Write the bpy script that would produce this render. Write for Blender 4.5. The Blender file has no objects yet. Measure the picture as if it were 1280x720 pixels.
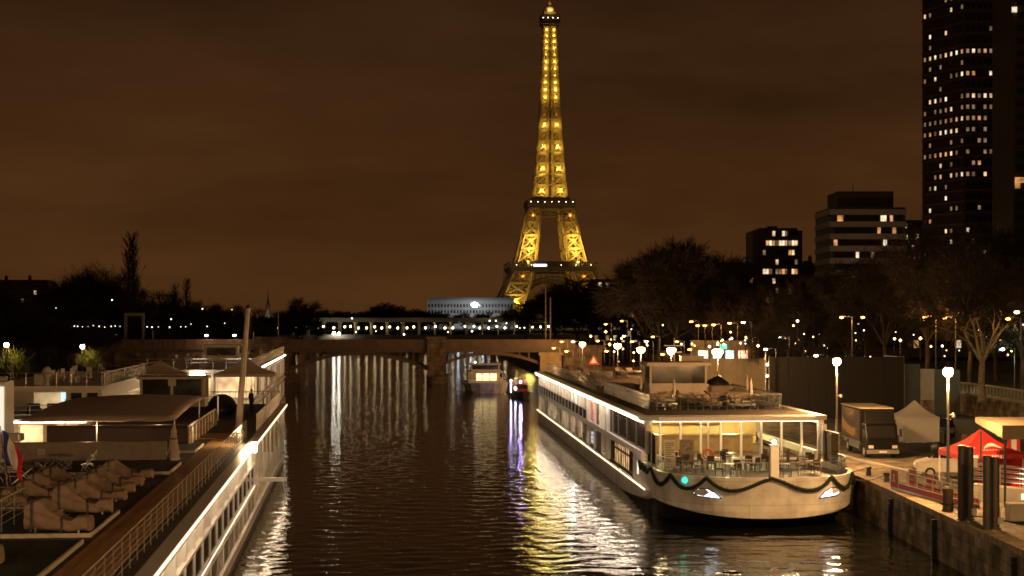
import bpy, math, random
import numpy as np
from mathutils import Vector, Matrix

random.seed(11)
C = bpy.context.scene.collection
SC = bpy.context.scene
R = math.radians

# ------------------------------------------------------------------ camera
cam_d = bpy.data.cameras.new("camera")
cam = bpy.data.objects.new("camera", cam_d); C.objects.link(cam)
cam.location = (0, 0, 12); cam.rotation_euler = (R(90), 0, 0)
cam_d.sensor_width = 36; cam_d.lens = 2045/1280*36
cam_d.shift_y = 40/1280
cam_d.clip_start = 0.5; cam_d.clip_end = 8000
SC.camera = cam

# ------------------------------------------------------------------ night sky lit by the town below
w = bpy.data.worlds.new("World"); SC.world = w; w.use_nodes = True
nt = w.node_tree; N = nt.nodes; L = nt.links
for n in list(N): N.remove(n)
tc = N.new('ShaderNodeTexCoord'); sep = N.new('ShaderNodeSeparateXYZ')
L.new(tc.outputs['Generated'], sep.inputs[0])
ramp = N.new('ShaderNodeValToRGB')
cr = ramp.color_ramp
cr.elements[0].position = 0.0; cr.elements[0].color = (0.062, 0.0240, 0.0068, 1)
cr.elements[1].position = 1.0; cr.elements[1].color = (0.014, 0.0065, 0.003, 1)
e = cr.elements.new(0.09); e.color = (0.054, 0.0208, 0.0061, 1)
e = cr.elements.new(0.2); e.color = (0.033, 0.0134, 0.0050, 1)
L.new(sep.outputs['Z'], ramp.inputs[0])
mp = N.new('ShaderNodeMapping'); mp.inputs['Scale'].default_value = (2.5, 2.5, 9)
mp.inputs['Rotation'].default_value = (0.25, 0.12, 0)
L.new(tc.outputs['Generated'], mp.inputs[0])
nz = N.new('ShaderNodeTexNoise'); nz.inputs['Scale'].default_value = 1.6
nz.inputs['Detail'].default_value = 5; nz.inputs['Roughness'].default_value = 0.55
L.new(mp.outputs[0], nz.inputs['Vector'])
mr = N.new('ShaderNodeMapRange'); mr.inputs[1].default_value = .3; mr.inputs[2].default_value = .7
mr.inputs[3].default_value = .66; mr.inputs[4].default_value = 1.28
L.new(nz.outputs['Fac'], mr.inputs[0])
mul = N.new('ShaderNodeMix'); mul.data_type = 'RGBA'; mul.blend_type = 'MULTIPLY'; mul.inputs[0].default_value = 1
L.new(ramp.outputs[0], mul.inputs[6]); L.new(mr.outputs[0], mul.inputs[7])
bg = N.new('ShaderNodeBackground'); bg.inputs[1].default_value = 1.0
L.new(mul.outputs[2], bg.inputs[0])
sky = N.new('ShaderNodeTexSky'); sky.sky_type = 'NISHITA'; sky.sun_disc = False
sky.sun_elevation = R(-9); sky.sun_rotation = R(200)
bg2 = N.new('ShaderNodeBackground'); bg2.inputs[1].default_value = 0.05
L.new(sky.outputs[0], bg2.inputs[0])
addn = N.new('ShaderNodeAddShader'); L.new(bg.outputs[0], addn.inputs[0]); L.new(bg2.outputs[0], addn.inputs[1])
wo = N.new('ShaderNodeOutputWorld'); L.new(addn.outputs[0], wo.inputs[0])

SC.view_settings.view_transform = 'Standard'; SC.view_settings.look = 'None'
SC.view_settings.gamma = 1; SC.view_settings.exposure = 0
SC.view_settings.use_curve_mapping = False
cy = SC.cycles
SC.render.engine = 'CYCLES'
cy.use_denoising = True
try: cy.denoiser = 'OPENIMAGEDENOISE'
except Exception: pass
cy.use_light_tree = True
cy.max_bounces = 6; cy.diffuse_bounces = 2; cy.glossy_bounces = 3; cy.transparent_max_bounces = 24
cy.transmission_bounces = 3
cy.caustics_reflective = False; cy.caustics_refractive = False
cy.sample_clamp_indirect = 3.0; cy.sample_clamp_direct = 0
cy.blur_glossy = 0.3
cy.pixel_filter_type = 'BLACKMAN_HARRIS'; cy.filter_width = 1.7

# ------------------------------------------------------------------ helpers
F = 2045.0
def at(px, py, Y): return Vector(((px-640)/F*Y, Y, 12-(py-400)/F*Y))
def ax(px, Y): return (px-640)/F*Y
def az(py, Y): return 12-(py-400)/F*Y

MATS = {}
def mat(name, col, rough=.6, metal=0.0, var=.25, scale=2.0, bump=0.0, bscale=None, spec=.5, stretch=(1,1,1), col2=None):
    if name in MATS: return MATS[name]
    m = bpy.data.materials.new(name); m.use_nodes = True
    t = m.node_tree; n = t.nodes; l = t.links
    b = n['Principled BSDF']
    b.inputs['Roughness'].default_value = rough; b.inputs['Metallic'].default_value = metal
    b.inputs['Specular IOR Level'].default_value = spec
    tcn = n.new('ShaderNodeTexCoord'); mpn = n.new('ShaderNodeMapping')
    mpn.inputs['Scale'].default_value = stretch
    l.new(tcn.outputs['Object'], mpn.inputs[0])
    z = n.new('ShaderNodeTexNoise'); z.inputs['Scale'].default_value = scale; z.inputs['Detail'].default_value = 6
    z.inputs['Roughness'].default_value = .62
    l.new(mpn.outputs[0], z.inputs['Vector'])
    rp = n.new('ShaderNodeValToRGB')
    c2 = col2 or tuple(min(1, c*(1+var*.6)) for c in col)
    c1 = tuple(c*(1-var) for c in col)
    rp.color_ramp.elements[0].position = .3; rp.color_ramp.elements[0].color = (*c1, 1)
    rp.color_ramp.elements[1].position = .7; rp.color_ramp.elements[1].color = (*c2, 1)
    l.new(z.outputs['Fac'], rp.inputs[0]); l.new(rp.outputs[0], b.inputs['Base Color'])
    rr = n.new('ShaderNodeMapRange'); rr.inputs[3].default_value = max(0.02, rough-.1); rr.inputs[4].default_value = min(1, rough+.1)
    l.new(z.outputs['Fac'], rr.inputs[0]); l.new(rr.outputs[0], b.inputs['Roughness'])
    if bump:
        z2 = n.new('ShaderNodeTexNoise'); z2.inputs['Scale'].default_value = bscale or scale*6; z2.inputs['Detail'].default_value = 4
        l.new(mpn.outputs[0], z2.inputs['Vector'])
        bp = n.new('ShaderNodeBump'); bp.inputs['Strength'].default_value = bump; bp.inputs['Distance'].default_value = .05
        l.new(z2.outputs['Fac'], bp.inputs['Height']); l.new(bp.outputs[0], b.inputs['Normal'])
    MATS[name] = m
    return m

def brick_mat(name, c1, c2, mortar, scale, bw=.5, bh=.25, rough=.85, rot=None, bump=.4, msize=.012, dirt=(.35,1.2)):
    if name in MATS: return MATS[name]
    m = bpy.data.materials.new(name); m.use_nodes = True
    t = m.node_tree; n = t.nodes; l = t.links; b = n['Principled BSDF']
    b.inputs['Roughness'].default_value = rough
    tcn = n.new('ShaderNodeTexCoord'); mpn = n.new('ShaderNodeMapping')
    if rot == 'yz':
        sp = n.new('ShaderNodeSeparateXYZ'); cm = n.new('ShaderNodeCombineXYZ'); l.new(tcn.outputs['Object'], sp.inputs[0])
        l.new(sp.outputs['Y'], cm.inputs['X']); l.new(sp.outputs['Z'], cm.inputs['Y']); l.new(cm.outputs[0], mpn.inputs[0])
    else:
        if rot: mpn.inputs['Rotation'].default_value = rot
        l.new(tcn.outputs['Object'], mpn.inputs[0])
    br = n.new('ShaderNodeTexBrick'); br.inputs['Scale'].default_value = scale
    br.inputs['Color1'].default_value = (*c1, 1); br.inputs['Color2'].default_value = (*c2, 1); br.inputs['Mortar'].default_value = (*mortar, 1)
    br.inputs['Brick Width'].default_value = bw; br.inputs['Row Height'].default_value = bh; br.inputs['Mortar Size'].default_value = msize
    l.new(mpn.outputs[0], br.inputs['Vector'])
    z = n.new('ShaderNodeTexNoise'); z.inputs['Scale'].default_value = .7; z.inputs['Detail'].default_value = 7
    l.new(tcn.outputs['Object'], z.inputs['Vector'])
    mrn = n.new('ShaderNodeMapRange'); mrn.inputs[1].default_value = .3; mrn.inputs[2].default_value = .72
    mrn.inputs[3].default_value = dirt[0]; mrn.inputs[4].default_value = dirt[1]
    l.new(z.outputs['Fac'], mrn.inputs[0])
    mx = n.new('ShaderNodeMix'); mx.data_type = 'RGBA'; mx.blend_type = 'MULTIPLY'; mx.inputs[0].default_value = 1
    l.new(br.outputs['Color'], mx.inputs[6]); l.new(mrn.outputs[0], mx.inputs[7]); l.new(mx.outputs[2], b.inputs['Base Color'])
    bp = n.new('ShaderNodeBump'); bp.inputs['Strength'].default_value = bump; bp.inputs['Distance'].default_value = .04
    ad = n.new('ShaderNodeMath'); ad.operation = 'SUBTRACT'
    z3 = n.new('ShaderNodeTexNoise'); z3.inputs['Scale'].default_value = 6; l.new(tcn.outputs['Object'], z3.inputs['Vector'])
    l.new(z3.outputs['Fac'], ad.inputs[0]); l.new(br.outputs['Fac'], ad.inputs[1])
    l.new(ad.outputs[0], bp.inputs['Height']); l.new(bp.outputs[0], b.inputs['Normal'])
    MATS[name] = m
    return m

def emit(name, col, s, var=0.0, scale=1.0):
    if name in MATS: return MATS[name]
    m = bpy.data.materials.new(name); m.use_nodes = True
    t = m.node_tree; n = t.nodes; l = t.links
    b = n['Principled BSDF']; b.inputs['Base Color'].default_value = (*[c*.5 for c in col], 1)
    b.inputs['Emission Color'].default_value = (*col, 1); b.inputs['Emission Strength'].default_value = s
    if var:
        tcn = n.new('ShaderNodeTexCoord'); z = n.new('ShaderNodeTexNoise'); z.inputs['Scale'].default_value = scale
        z.inputs['Detail'].default_value = 3
        l.new(tcn.outputs['Object'], z.inputs['Vector'])
        mrn = n.new('ShaderNodeMapRange'); mrn.inputs[1].default_value = .35; mrn.inputs[2].default_value = .65
        mrn.inputs[3].default_value = s*(1-var); mrn.inputs[4].default_value = s*(1+var)
        l.new(z.outputs['Fac'], mrn.inputs[0]); l.new(mrn.outputs[0], b.inputs['Emission Strength'])
    MATS[name] = m
    return m

def glass(name='clear_glass', tint=(.9, .95, .93), gloss=.14):
    if name in MATS: return MATS[name]
    m = bpy.data.materials.new(name); m.use_nodes = True
    t = m.node_tree; n = t.nodes; l = t.links
    n.remove(n['Principled BSDF'])
    tr = n.new('ShaderNodeBsdfTransparent'); tr.inputs[0].default_value = (*tint, 1)
    gl = n.new('ShaderNodeBsdfGlossy'); gl.inputs['Roughness'].default_value = .04
    fr = n.new('ShaderNodeFresnel'); fr.inputs[0].default_value = 1.5
    mx = n.new('ShaderNodeMixShader'); l.new(fr.outputs[0], mx.inputs[0]); l.new(tr.outputs[0], mx.inputs[1]); l.new(gl.outputs[0], mx.inputs[2])
    l.new(mx.outputs[0], n['Material Output'].inputs[0])
    MATS[name] = m
    return m

class MB:
    def __init__(s): s.v = []; s.f = []; s.m = []; s.k = 0
    def add(s, vs, fs):
        o = len(s.v); s.v.extend([tuple(p) for p in vs])
        for f in fs: s.f.append(tuple(o+i for i in f)); s.m.append(s.k)
        return s
    def box(s, x0, x1, y0, y1, z0, z1):
        return s.add([(x0,y0,z0),(x1,y0,z0),(x1,y1,z0),(x0,y1,z0),(x0,y0,z1),(x1,y0,z1),(x1,y1,z1),(x0,y1,z1)],
              [(0,3,2,1),(4,5,6,7),(0,1,5,4),(1,2,6,5),(2,3,7,6),(3,0,4,7)])
    def cbox(s, x, y, z, a, b, c): return s.box(x-a/2, x+a/2, y-b/2, y+b/2, z-c/2, z+c/2)
    def bar(s, p, q, wd, h=None):
        p = Vector(p); q = Vector(q); d = q-p
        if d.length < 1e-6: return s
        d.normalize(); h = h or wd
        up = Vector((0,0,1)) if abs(d.z) < .95 else Vector((0,1,0))
        a = d.cross(up).normalized(); b = a.cross(d).normalized()
        a *= wd/2; b *= h/2
        return s.add([p-a-b, p+a-b, p+a+b, p-a+b, q-a-b, q+a-b, q+a+b, q-a+b],
              [(0,3,2,1),(4,5,6,7),(0,1,5,4),(1,2,6,5),(2,3,7,6),(3,0,4,7)])
    def tube(s, p, q, r0, r1=None, n=8, caps=True):
        p = Vector(p); q = Vector(q); d = (q-p)
        if d.length < 1e-6: return s
        d.normalize(); r1 = r0 if r1 is None else r1
        up = Vector((0,0,1)) if abs(d.z) < .9 else Vector((1,0,0))
        a = d.cross(up).normalized(); b = d.cross(a)
        vs = []
        for c, r in ((p, r0), (q, r1)):
            for i in range(n):
                t = 2*math.pi*i/n; vs.append(c+a*math.cos(t)*r+b*math.sin(t)*r)
        fs = [(i, (i+1) % n, n+(i+1) % n, n+i) for i in range(n)]
        if caps: fs += [tuple(range(n))[::-1], tuple(range(n, 2*n))]
        return s.add(vs, fs)
    def path(s, pts, r, n=6):
        for a, b in zip(pts[:-1], pts[1:]): s.tube(a, b, r, r, n)
        return s
    def lathe(s, prof, c=(0,0,0), n=12):
        vs = []; fs = []; k = len(prof)
        for i in range(n):
            t = 2*math.pi*i/n
            for r, z in prof: vs.append((c[0]+r*math.cos(t), c[1]+r*math.sin(t), c[2]+z))
        for i in range(n):
            j = (i+1) % n
            for a in range(k-1): fs.append((i*k+a, j*k+a, j*k+a+1, i*k+a+1))
        fs.append(tuple(i*k for i in range(n))[::-1]); fs.append(tuple(i*k+k-1 for i in range(n)))
        return s.add(vs, fs)
    def ball(s, c, r, n=8, m=5, sz=1.0):
        prof = [(r*math.sin(math.pi*i/m)+1e-4, -r*sz*math.cos(math.pi*i/m)) for i in range(m+1)]
        return s.lathe(prof, c, n)
    def octa(s, c, r):
        x, y, z = c
        return s.add([(x+r,y,z),(x-r,y,z),(x,y+r,z),(x,y-r,z),(x,y,z+r),(x,y,z-r)],
                     [(0,2,4),(2,1,4),(1,3,4),(3,0,4),(2,0,5),(1,2,5),(3,1,5),(0,3,5)])
    def prism(s, pts, z0, z1):
        n = len(pts)
        A = sum(pts[i][0]*pts[(i+1)%n][1]-pts[(i+1)%n][0]*pts[i][1] for i in range(n))
        if A < 0: pts = pts[::-1]
        vs = [(x,y,z0) for x,y in pts]+[(x,y,z1) for x,y in pts]
        fs = [(i,(i+1)%n,n+(i+1)%n,n+i) for i in range(n)]+[tuple(range(n))[::-1], tuple(range(n,2*n))]
        return s.add(vs, fs)
    def loft(s, rings, closed=True, caps=True):
        n = len(rings[0]); vs = [p for r in rings for p in r]; fs = []
        for a in range(len(rings)-1):
            for i in range(n if closed else n-1):
                j = (i+1) % n; fs.append((a*n+i, a*n+j, (a+1)*n+j, (a+1)*n+i))
        if caps and closed: fs += [tuple(range(n))[::-1], tuple(range((len(rings)-1)*n, len(rings)*n))]
        return s.add(vs, fs)
    def quad(s, *p): return s.add(p, [tuple(range(len(p)))])
    def mesh(s, name, mats, smooth=False):
        me = bpy.data.meshes.new(name); me.from_pydata(s.v, [], s.f)
        for mm in (mats if isinstance(mats, (list, tuple)) else [mats]): me.materials.append(mm)
        if any(s.m): me.polygons.foreach_set('material_index', s.m)
        if smooth: me.polygons.foreach_set('use_smooth', [True]*len(s.f))
        me.update(); return me

def tag(o, label=None, cat=None, group=None, kind=None):
    if label: o['label'] = label
    if cat: o['category'] = cat
    if group: o['group'] = group
    if kind: o['kind'] = kind
    return o
def obj(name, mb, m=None, parent=None, label=None, cat=None, group=None, kind=None, loc=None, rz=None, smooth=False, bevel=0):
    me = mb if isinstance(mb, bpy.types.Mesh) else mb.mesh(name, m, smooth)
    o = bpy.data.objects.new(name, me); C.objects.link(o)
    if parent: o.parent = parent
    if loc is not None: o.location = loc
    if rz is not None: o.rotation_euler = (0, 0, rz)
    if bevel:
        b = o.modifiers.new('bevel', 'BEVEL'); b.width = bevel; b.segments = 2; b.limit_method = 'ANGLE'
    return tag(o, label, cat, group, kind)
def thing(name, label, cat, loc=(0,0,0), rz=0, group=None):
    o = bpy.data.objects.new(name, None); C.objects.link(o); o.empty_display_size = .3
    o.location = loc; o.rotation_euler = (0, 0, rz)
    return tag(o, label, cat, group)
KIDS = {}
def children(o): return [c for c in C.objects if c.parent == o]
def dup(src, loc, rz=0, label=None, group=None, scale=None, kids=None):
    """a copy of a thing with copies of its parts and sub-parts"""
    if src.name not in KIDS:
        def tree(o): return (o, [tree(c) for c in children(o)])
        KIDS[src.name] = tree(src)
    def cp(t, par):
        o = t[0].copy(); C.objects.link(o)
        if par: o.parent = par
        for k in t[1]: cp(k, o)
        return o
    o = cp(KIDS[src.name], None)
    o.location = loc; o.rotation_euler = (0, 0, rz)
    if scale: o.scale = scale if isinstance(scale, tuple) else (scale,)*3
    if label: o['label'] = label
    if group: o['group'] = group
    return o
def lamp(name, loc, power, col=(1, .55, .22), r=.2, parent=None, spot=None, rot=None):
    d = bpy.data.lights.new(name, 'SPOT' if spot else 'POINT'); d.energy = power; d.color = col; d.shadow_soft_size = r
    if spot: d.spot_size = spot; d.spot_blend = .6
    o = bpy.data.objects.new(name, d); C.objects.link(o); o.location = loc
    if rot: o.rotation_euler = rot
    if parent: o.parent = parent
    return o

# ------------------------------------------------------------------ materials
WHITE = mat('white_paint', (.78,.76,.72), .35, var=.08, scale=.6)
CREAM = mat('cream_paint', (.62,.56,.46), .45, var=.12, scale=.8)
HULLW = brick_mat('hull_white', (.78,.75,.70), (.74,.71,.66), (.60,.56,.50), .22, 1.0, .3, .32, rot=(R(90),0,0), bump=.08, msize=.006, dirt=(.52,1.12))
BLACK = mat('black_paint', (.02,.02,.02), .4, var=.3)
DARK = mat('dark_grey_paint', (.05,.048,.045), .5, var=.3)
GREY = mat('grey_metal', (.3,.3,.3), .4, .6, var=.2)
STEEL = mat('railing_steel', (.55,.54,.52), .3, .85, var=.15)
TEAK = mat('teak_deck', (.46,.25,.10), .6, var=.35, scale=1.2, stretch=(8,.5,1), bump=.2)
DECKD = mat('dark_deck', (.07,.055,.045), .7, var=.4, scale=.7, bump=.3, bscale=9)
TURF = mat('artificial_turf', (.012,.022,.010), .95, var=.4, scale=3, bump=.5, bscale=60)
FABRIC = mat('brown_cover_fabric', (.34,.24,.18), .85, var=.2, scale=1.5, bump=.5, bscale=5)
CANVAS = mat('taupe_canvas', (.50,.39,.32), .85, var=.15, scale=.6)
WHITECLOTH = mat('white_tent_cloth', (.82,.79,.75), .8, var=.08, scale=.6, bump=.3, bscale=2)
def _translucent(m, k):
    n = m.node_tree.nodes; l = m.node_tree.links; b = n['Principled BSDF']; tl = n.new('ShaderNodeBsdfTranslucent'); tl.inputs[0].default_value = (.8,.7,.6,1)
    mx = n.new('ShaderNodeMixShader'); mx.inputs[0].default_value = k; l.new(b.outputs[0], mx.inputs[1]); l.new(tl.outputs[0], mx.inputs[2]); l.new(mx.outputs[0], n['Material Output'].inputs[0])
_translucent(WHITECLOTH, .35)
REDCLOTH = mat('red_tent_cloth', (.62,.03,.025), .7, var=.15, scale=.8)
REDP = mat('red_panel', (.55,.03,.025), .5, var=.15)
WHITEMARK = mat('white_marking', (.8,.78,.75), .6, var=.05)
DGLASS = mat('dark_window_glass', (.015,.014,.013), .06, var=.3, scale=.5, spec=.6)
IRON = mat('puddled_iron', (.42,.28,.12), .6, var=.2, scale=.2)
CONC = mat('concrete', (.32,.29,.25), .85, var=.25, scale=.5, bump=.3)
ASPH = mat('asphalt', (.055,.052,.048), .8, var=.45, scale=.35, bump=.4, bscale=30)
PAVE = brick_mat('quay_cobbles', (.26,.20,.13), (.13,.10,.07), (.04,.03,.02), 1.3, .5, .28, rot=(0,0,1.57), bump=.8, dirt=(.25,1.3))
STONE = brick_mat('quay_stone', (.34,.27,.17), (.15,.115,.075), (.045,.035,.025), .8, .9, .42, rot='yz', bump=.9, dirt=(.12,1.35))
STONEF = brick_mat('bridge_stone', (.30,.22,.16), (.2,.145,.11), (.09,.07,.05), .5, .9, .42, rot=(R(90),0,0))
BARK = mat('bark', (.06,.045,.03), .9, var=.45, scale=2.5, bump=.8, bscale=8, stretch=(1,1,.3))
PLANEBARK = mat('mottled_bark', (.24,.2,.12), .85, var=.55, scale=3.5, bump=.5, col2=(.42,.38,.26))
TWIG = mat('twigs', (.034,.025,.018), .9, var=.3)
GRASS = mat('grass_ground', (.03,.045,.015), .95, var=.5, scale=1.2, bump=.8, bscale=20)
WOODP = mat('wood_handrail', (.28,.15,.07), .5, var=.3, scale=3)
CURTAIN = emit('lit_curtain', (1,.70,.40), .75, .5, .9)
ROOMLIT = emit('lit_room_window', (1,.66,.30), 1.1, .6, .7)
LED = emit('led_strip_light', (1,.74,.46), 9)
LEDU = emit('led_downlight', (1,.78,.58), 75)
GL = glass()
# ------------------------------------------------------------------ river with real waves
def build_river():
    rng = np.random.RandomState(4)
    ys = [-60, -20, 10, 30, 45, 55]; y = 55.0
    while y < 1060:
        y += min(4.0, max(.24, y*y/20000*.75)); ys.append(y)
    xs = list(np.arange(-300, -60, 20)) + list(np.arange(-60, -24, 1.5)) + list(np.arange(-24, 22, .26)) + list(np.arange(22, 70, 4))
    xs = np.array(xs); ys = np.array(ys)
    dx = np.gradient(xs); dy = np.gradient(ys)
    X, Y = np.meshgrid(xs, ys); DX, DY = np.meshgrid(dx, dy)
    Z = np.zeros_like(X)
    for i in range(60):
        lam = 0.45*(2.6/0.45)**rng.rand(); k = 2*math.pi/lam
        th = rng.normal(math.pi/2, .8)
        a = .0021*lam**.7
        kx, ky = k*math.cos(th), k*math.sin(th)
        att = np.exp(-(1.5*np.abs(kx)*DX/math.pi)**2-(1.5*np.abs(ky)*DY/math.pi)**2)
        ph = kx*X+ky*Y+rng.rand()*6.28
        Z += a*att*(np.sin(ph)+.25*np.sin(2*ph+1))
    nx, ny = len(xs), len(ys)
    me = bpy.data.meshes.new('river')
    V = np.stack([X, Y, Z], -1).reshape(-1, 3).astype(np.float32)
    idx = np.arange(nx*ny).reshape(ny, nx)
    q = np.stack([idx[:-1,:-1], idx[:-1,1:], idx[1:,1:], idx[1:,:-1]], -1).reshape(-1, 4)
    me.vertices.add(len(V)); me.vertices.foreach_set('co', V.ravel())
    me.loops.add(q.size); me.loops.foreach_set('vertex_index', q.ravel().astype(np.int32))
    me.polygons.add(len(q)); me.polygons.foreach_set('loop_start', np.arange(0, q.size, 4, dtype=np.int32))
    me.polygons.foreach_set('use_smooth', [True]*len(q))
    me.update(calc_edges=True)
    m = bpy.data.materials.new('river_water'); m.use_nodes = True
    t = m.node_tree; n = t.nodes; l = t.links; b = n['Principled BSDF']
    b.inputs['Base Color'].default_value = (.008, .009, .006, 1); b.inputs['Roughness'].default_value = .06
    b.inputs['IOR'].default_value = 1.33; b.inputs['Specular IOR Level'].default_value = .5
    tcn = n.new('ShaderNodeTexCoord')
    hs = []
    for sc, st in ((1.1, (1, 1.5, 1)), (3.2, (1, 1.3, 1))):
        mpn = n.new('ShaderNodeMapping'); mpn.inputs['Scale'].default_value = st; mpn.inputs['Rotation'].default_value = (0, 0, .15)
        l.new(tcn.outputs['Object'], mpn.inputs[0])
        z = n.new('ShaderNodeTexNoise'); z.inputs['Scale'].default_value = sc; z.inputs['Detail'].default_value = 2
        l.new(mpn.outputs[0], z.inputs['Vector']); hs.append(z)
    md = n.new('ShaderNodeMath'); md.operation = 'MULTIPLY_ADD'; md.inputs[1].default_value = .35
    l.new(hs[1].outputs['Fac'], md.inputs[0]); l.new(hs[0].outputs['Fac'], md.inputs[2])
    bp = n.new('ShaderNodeBump'); bp.inputs['Strength'].default_value = .5; bp.inputs['Distance'].default_value = .055
    l.new(md.outputs[0], bp.inputs['Height']); l.new(bp.outputs[0], b.inputs['Normal'])
    me.materials.append(m)
    o = bpy.data.objects.new('river', me); C.objects.link(o); o['kind'] = 'structure'
build_river()

# ------------------------------------------------------------------ land
def quay_x(Y): return 21.3 if Y <= 100 else 21.3-(Y-100)*.0587
mb = MB(); mb.prism([(21.9,-20),(21.9,100),(16.0,200),(10.2,300),(4.0,420),(-8,640),(-20,950),(600,950),(600,-20)], -2, 2.4)
obj('quay_ground', mb, PAVE, kind='structure')
mb = MB(); mb.prism([(31.5,-20),(30.2,112),(24,200),(18,300),(70,300),(70,-20)], 2.4, 2.404)
obj('quay_road', mb, ASPH, kind='structure')
mb = MB(); mb.prism([(46.6,-20),(46.6,165),(40,250),(32,330),(12,640),(-4,950),(600,950),(600,-20)], 2.41, 4.5)
obj('upper_bank', mb, GRASS, kind='structure')
mb = MB(); mb.prism([(58,-20),(58,165),(51,250),(43,330),(23,640),(7,950),(30,950),(36,640),(58,330),(66,250),(73,165),(73,-20)], 4.5, 4.506)
obj('upper_road', mb, ASPH, kind='structure')
mb = MB(); mb.prism([(-47,-20),(-47,300),(-60,420),(-90,640),(-200,1060),(-900,1060),(-900,-20)], -2, 3.2)
obj('left_bank', mb, GRASS, kind='structure')
mb = MB(); mb.prism([(-900,1050),(900,1050),(1800,4000),(-1800,4000)], -2, 5)
obj('far_ground', mb, GRASS, kind='structure')

mb = MB(); mb.prism([(31.2,-20),(29.9,112),(23.7,200),(17.7,300),(17.95,300),(23.95,200),(30.15,112),(31.45,-20)][:8], 2.38, 2.53) if False else None
for a, b in (((26.2,96),(23.6,112)),((23.6,112),(20.5,150))):
    k = MB(); d = (Vector(b)-Vector(a)).normalized(); q = Vector((-d.y, d.x))*.15
    k.prism([(a[0]-q.x,a[1]-q.y),(b[0]-q.x,b[1]-q.y),(b[0]+q.x,b[1]+q.y),(a[0]+q.x,a[1]+q.y)], 2.35, 2.52); obj('kerb', k, CONC, kind='structure')
# quay wall: facing slabs and coping
t = thing('quay_wall', 'stained stone quay wall rising from the water along the right bank', 'quay wall')
pts = [(21.3,-20),(21.3,100),(15.4,200),(9.6,300),(3.4,420),(-8.6,640)]
m1 = MB(); m2 = MB()
for a, b in zip(pts[:-1], pts[1:]):
    d = Vector((b[0]-a[0], b[1]-a[1])).normalized(); nrm = Vector((d.y, -d.x))
    def off(p, k): return (p[0]+nrm.x*k, p[1]+nrm.y*k)
    m1.prism([a, b, off(b,.597), off(a,.597)], -1.5, 2.12)
    m2.prism([off(a,-.06), off(b,-.06), off(b,.9), off(a,.9)], 2.122, 2.43)
obj('wall_face', m1, STONE, t); obj('coping', m2, mat('coping_stone', (.30,.23,.14), .8, var=.65, scale=1.6, bump=.9), t)
# iron fender posts on the wall
m = MB()
for i, y in enumerate((69, 82, 91.5, 101)):
    f = MB(); f.box(21.02, 21.26, y-.14, y+.14, -.4, 2.0); f.box(20.98, 21.1, y-.2, y+.2, 1.6, 1.75)
    obj('mooring_slot', f, BLACK, t)

# embankment retaining wall with balustrade
t = thing('embankment_wall', 'stone embankment wall with railing below the lit trees', 'wall')
pts = [(46,-20),(46,165),(39.4,250),(31.4,330),(11.4,640)]
m1 = MB(); m2 = MB(); m3 = MB()
for a, b in zip(pts[:-1], pts[1:]):
    m1.prism([a, b, (b[0]+.58,b[1]), (a[0]+.58,a[1])], 2.3, 4.45)
    m2.prism([(a[0]-.1,a[1]),(b[0]-.1,b[1]),(b[0]+.7,b[1]),(a[0]+.7,a[1])], 4.452, 4.65)
    ln = math.hypot(b[0]-a[0], b[1]-a[1]); k = int(ln/1.1)
    for i in range(k):
        f = i/k; x = a[0]+(b[0]-a[0])*f+.3; y = a[1]+(b[1]-a[1])*f
        if y > 90 and y < 340: m3.box(x-.09, x+.09, y-.09, y+.09, 4.65, 5.5)
    m2.prism([(a[0]+.15,a[1]),(b[0]+.15,b[1]),(b[0]+.45,b[1]),(a[0]+.45,a[1])], 5.5, 5.66)
obj('wall_face', m1, STONE, t); obj('coping', m2, CONC, t); obj('baluster_row', m3, CONC, t)

# left bank quay wall
t = thing('river_wall', 'low stone river wall along the left bank behind the moored ships', 'wall')
mb = MB(); mb.prism([(-46.4,-20),(-46.4,298),(-46.97,298),(-46.97,-20)], -1.5, 3.3); obj('wall_face', mb, STONE, t)

# ------------------------------------------------------------------ road bridge the photograph is taken from
rb = thing('road_bridge', 'road bridge at the camera with street lamps along its parapet', 'bridge', (0,-8,0))
m = MB(); m.box(-70,60,-7,7,9.3,10.4); obj('deck', m, CONC, rb)
m = MB(); m.box(-70,60,6.6,6.9,10.402,11.35); obj('parapet', m, CONC, rb)
m = MB(); m.box(-70,60,-6.9,-6.6,10.402,11.35); obj('parapet', m, CONC, rb)
for x in (-52,-17,24): m = MB(); m.box(x-2,x+2,-6,6,-2,9.29); obj('pier', m, STONEF, rb)
m = MB(); m.lathe([(.16,0),(.16,.5),(.09,.6),(.06,7.2)],(0,0,0),10); bl_post = m.mesh('post', DARK)
m = MB(); m.lathe([(.1,7.2),(.3,7.35),(.32,7.6),(.15,7.8)],(0,0,0),12); bl_lan = m.mesh('lantern', emit('bridge_lantern', (1,.62,.28), 60))
for i, x in enumerate((-44,-28,-12,12,28,44)):
    t = thing('street_lamp', ('street lamp on the camera bridge at the far left end','street lamp on the camera bridge, second from its left end','street lamp on the camera bridge just left of the river middle','street lamp on the camera bridge just right of the river middle','street lamp on the camera bridge, second from its right end','street lamp on the camera bridge at the far right end')[i], 'street lamp', (x,-2.2,10.402), 0, 'lamps of the camera bridge')
    obj('post', bl_post, parent=t); obj('lantern', bl_lan, parent=t); lamp('lamp_light', (0,.1,6.8), 12500 if x < 0 else 2600, (1,.58,.26), .25, t)

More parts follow.
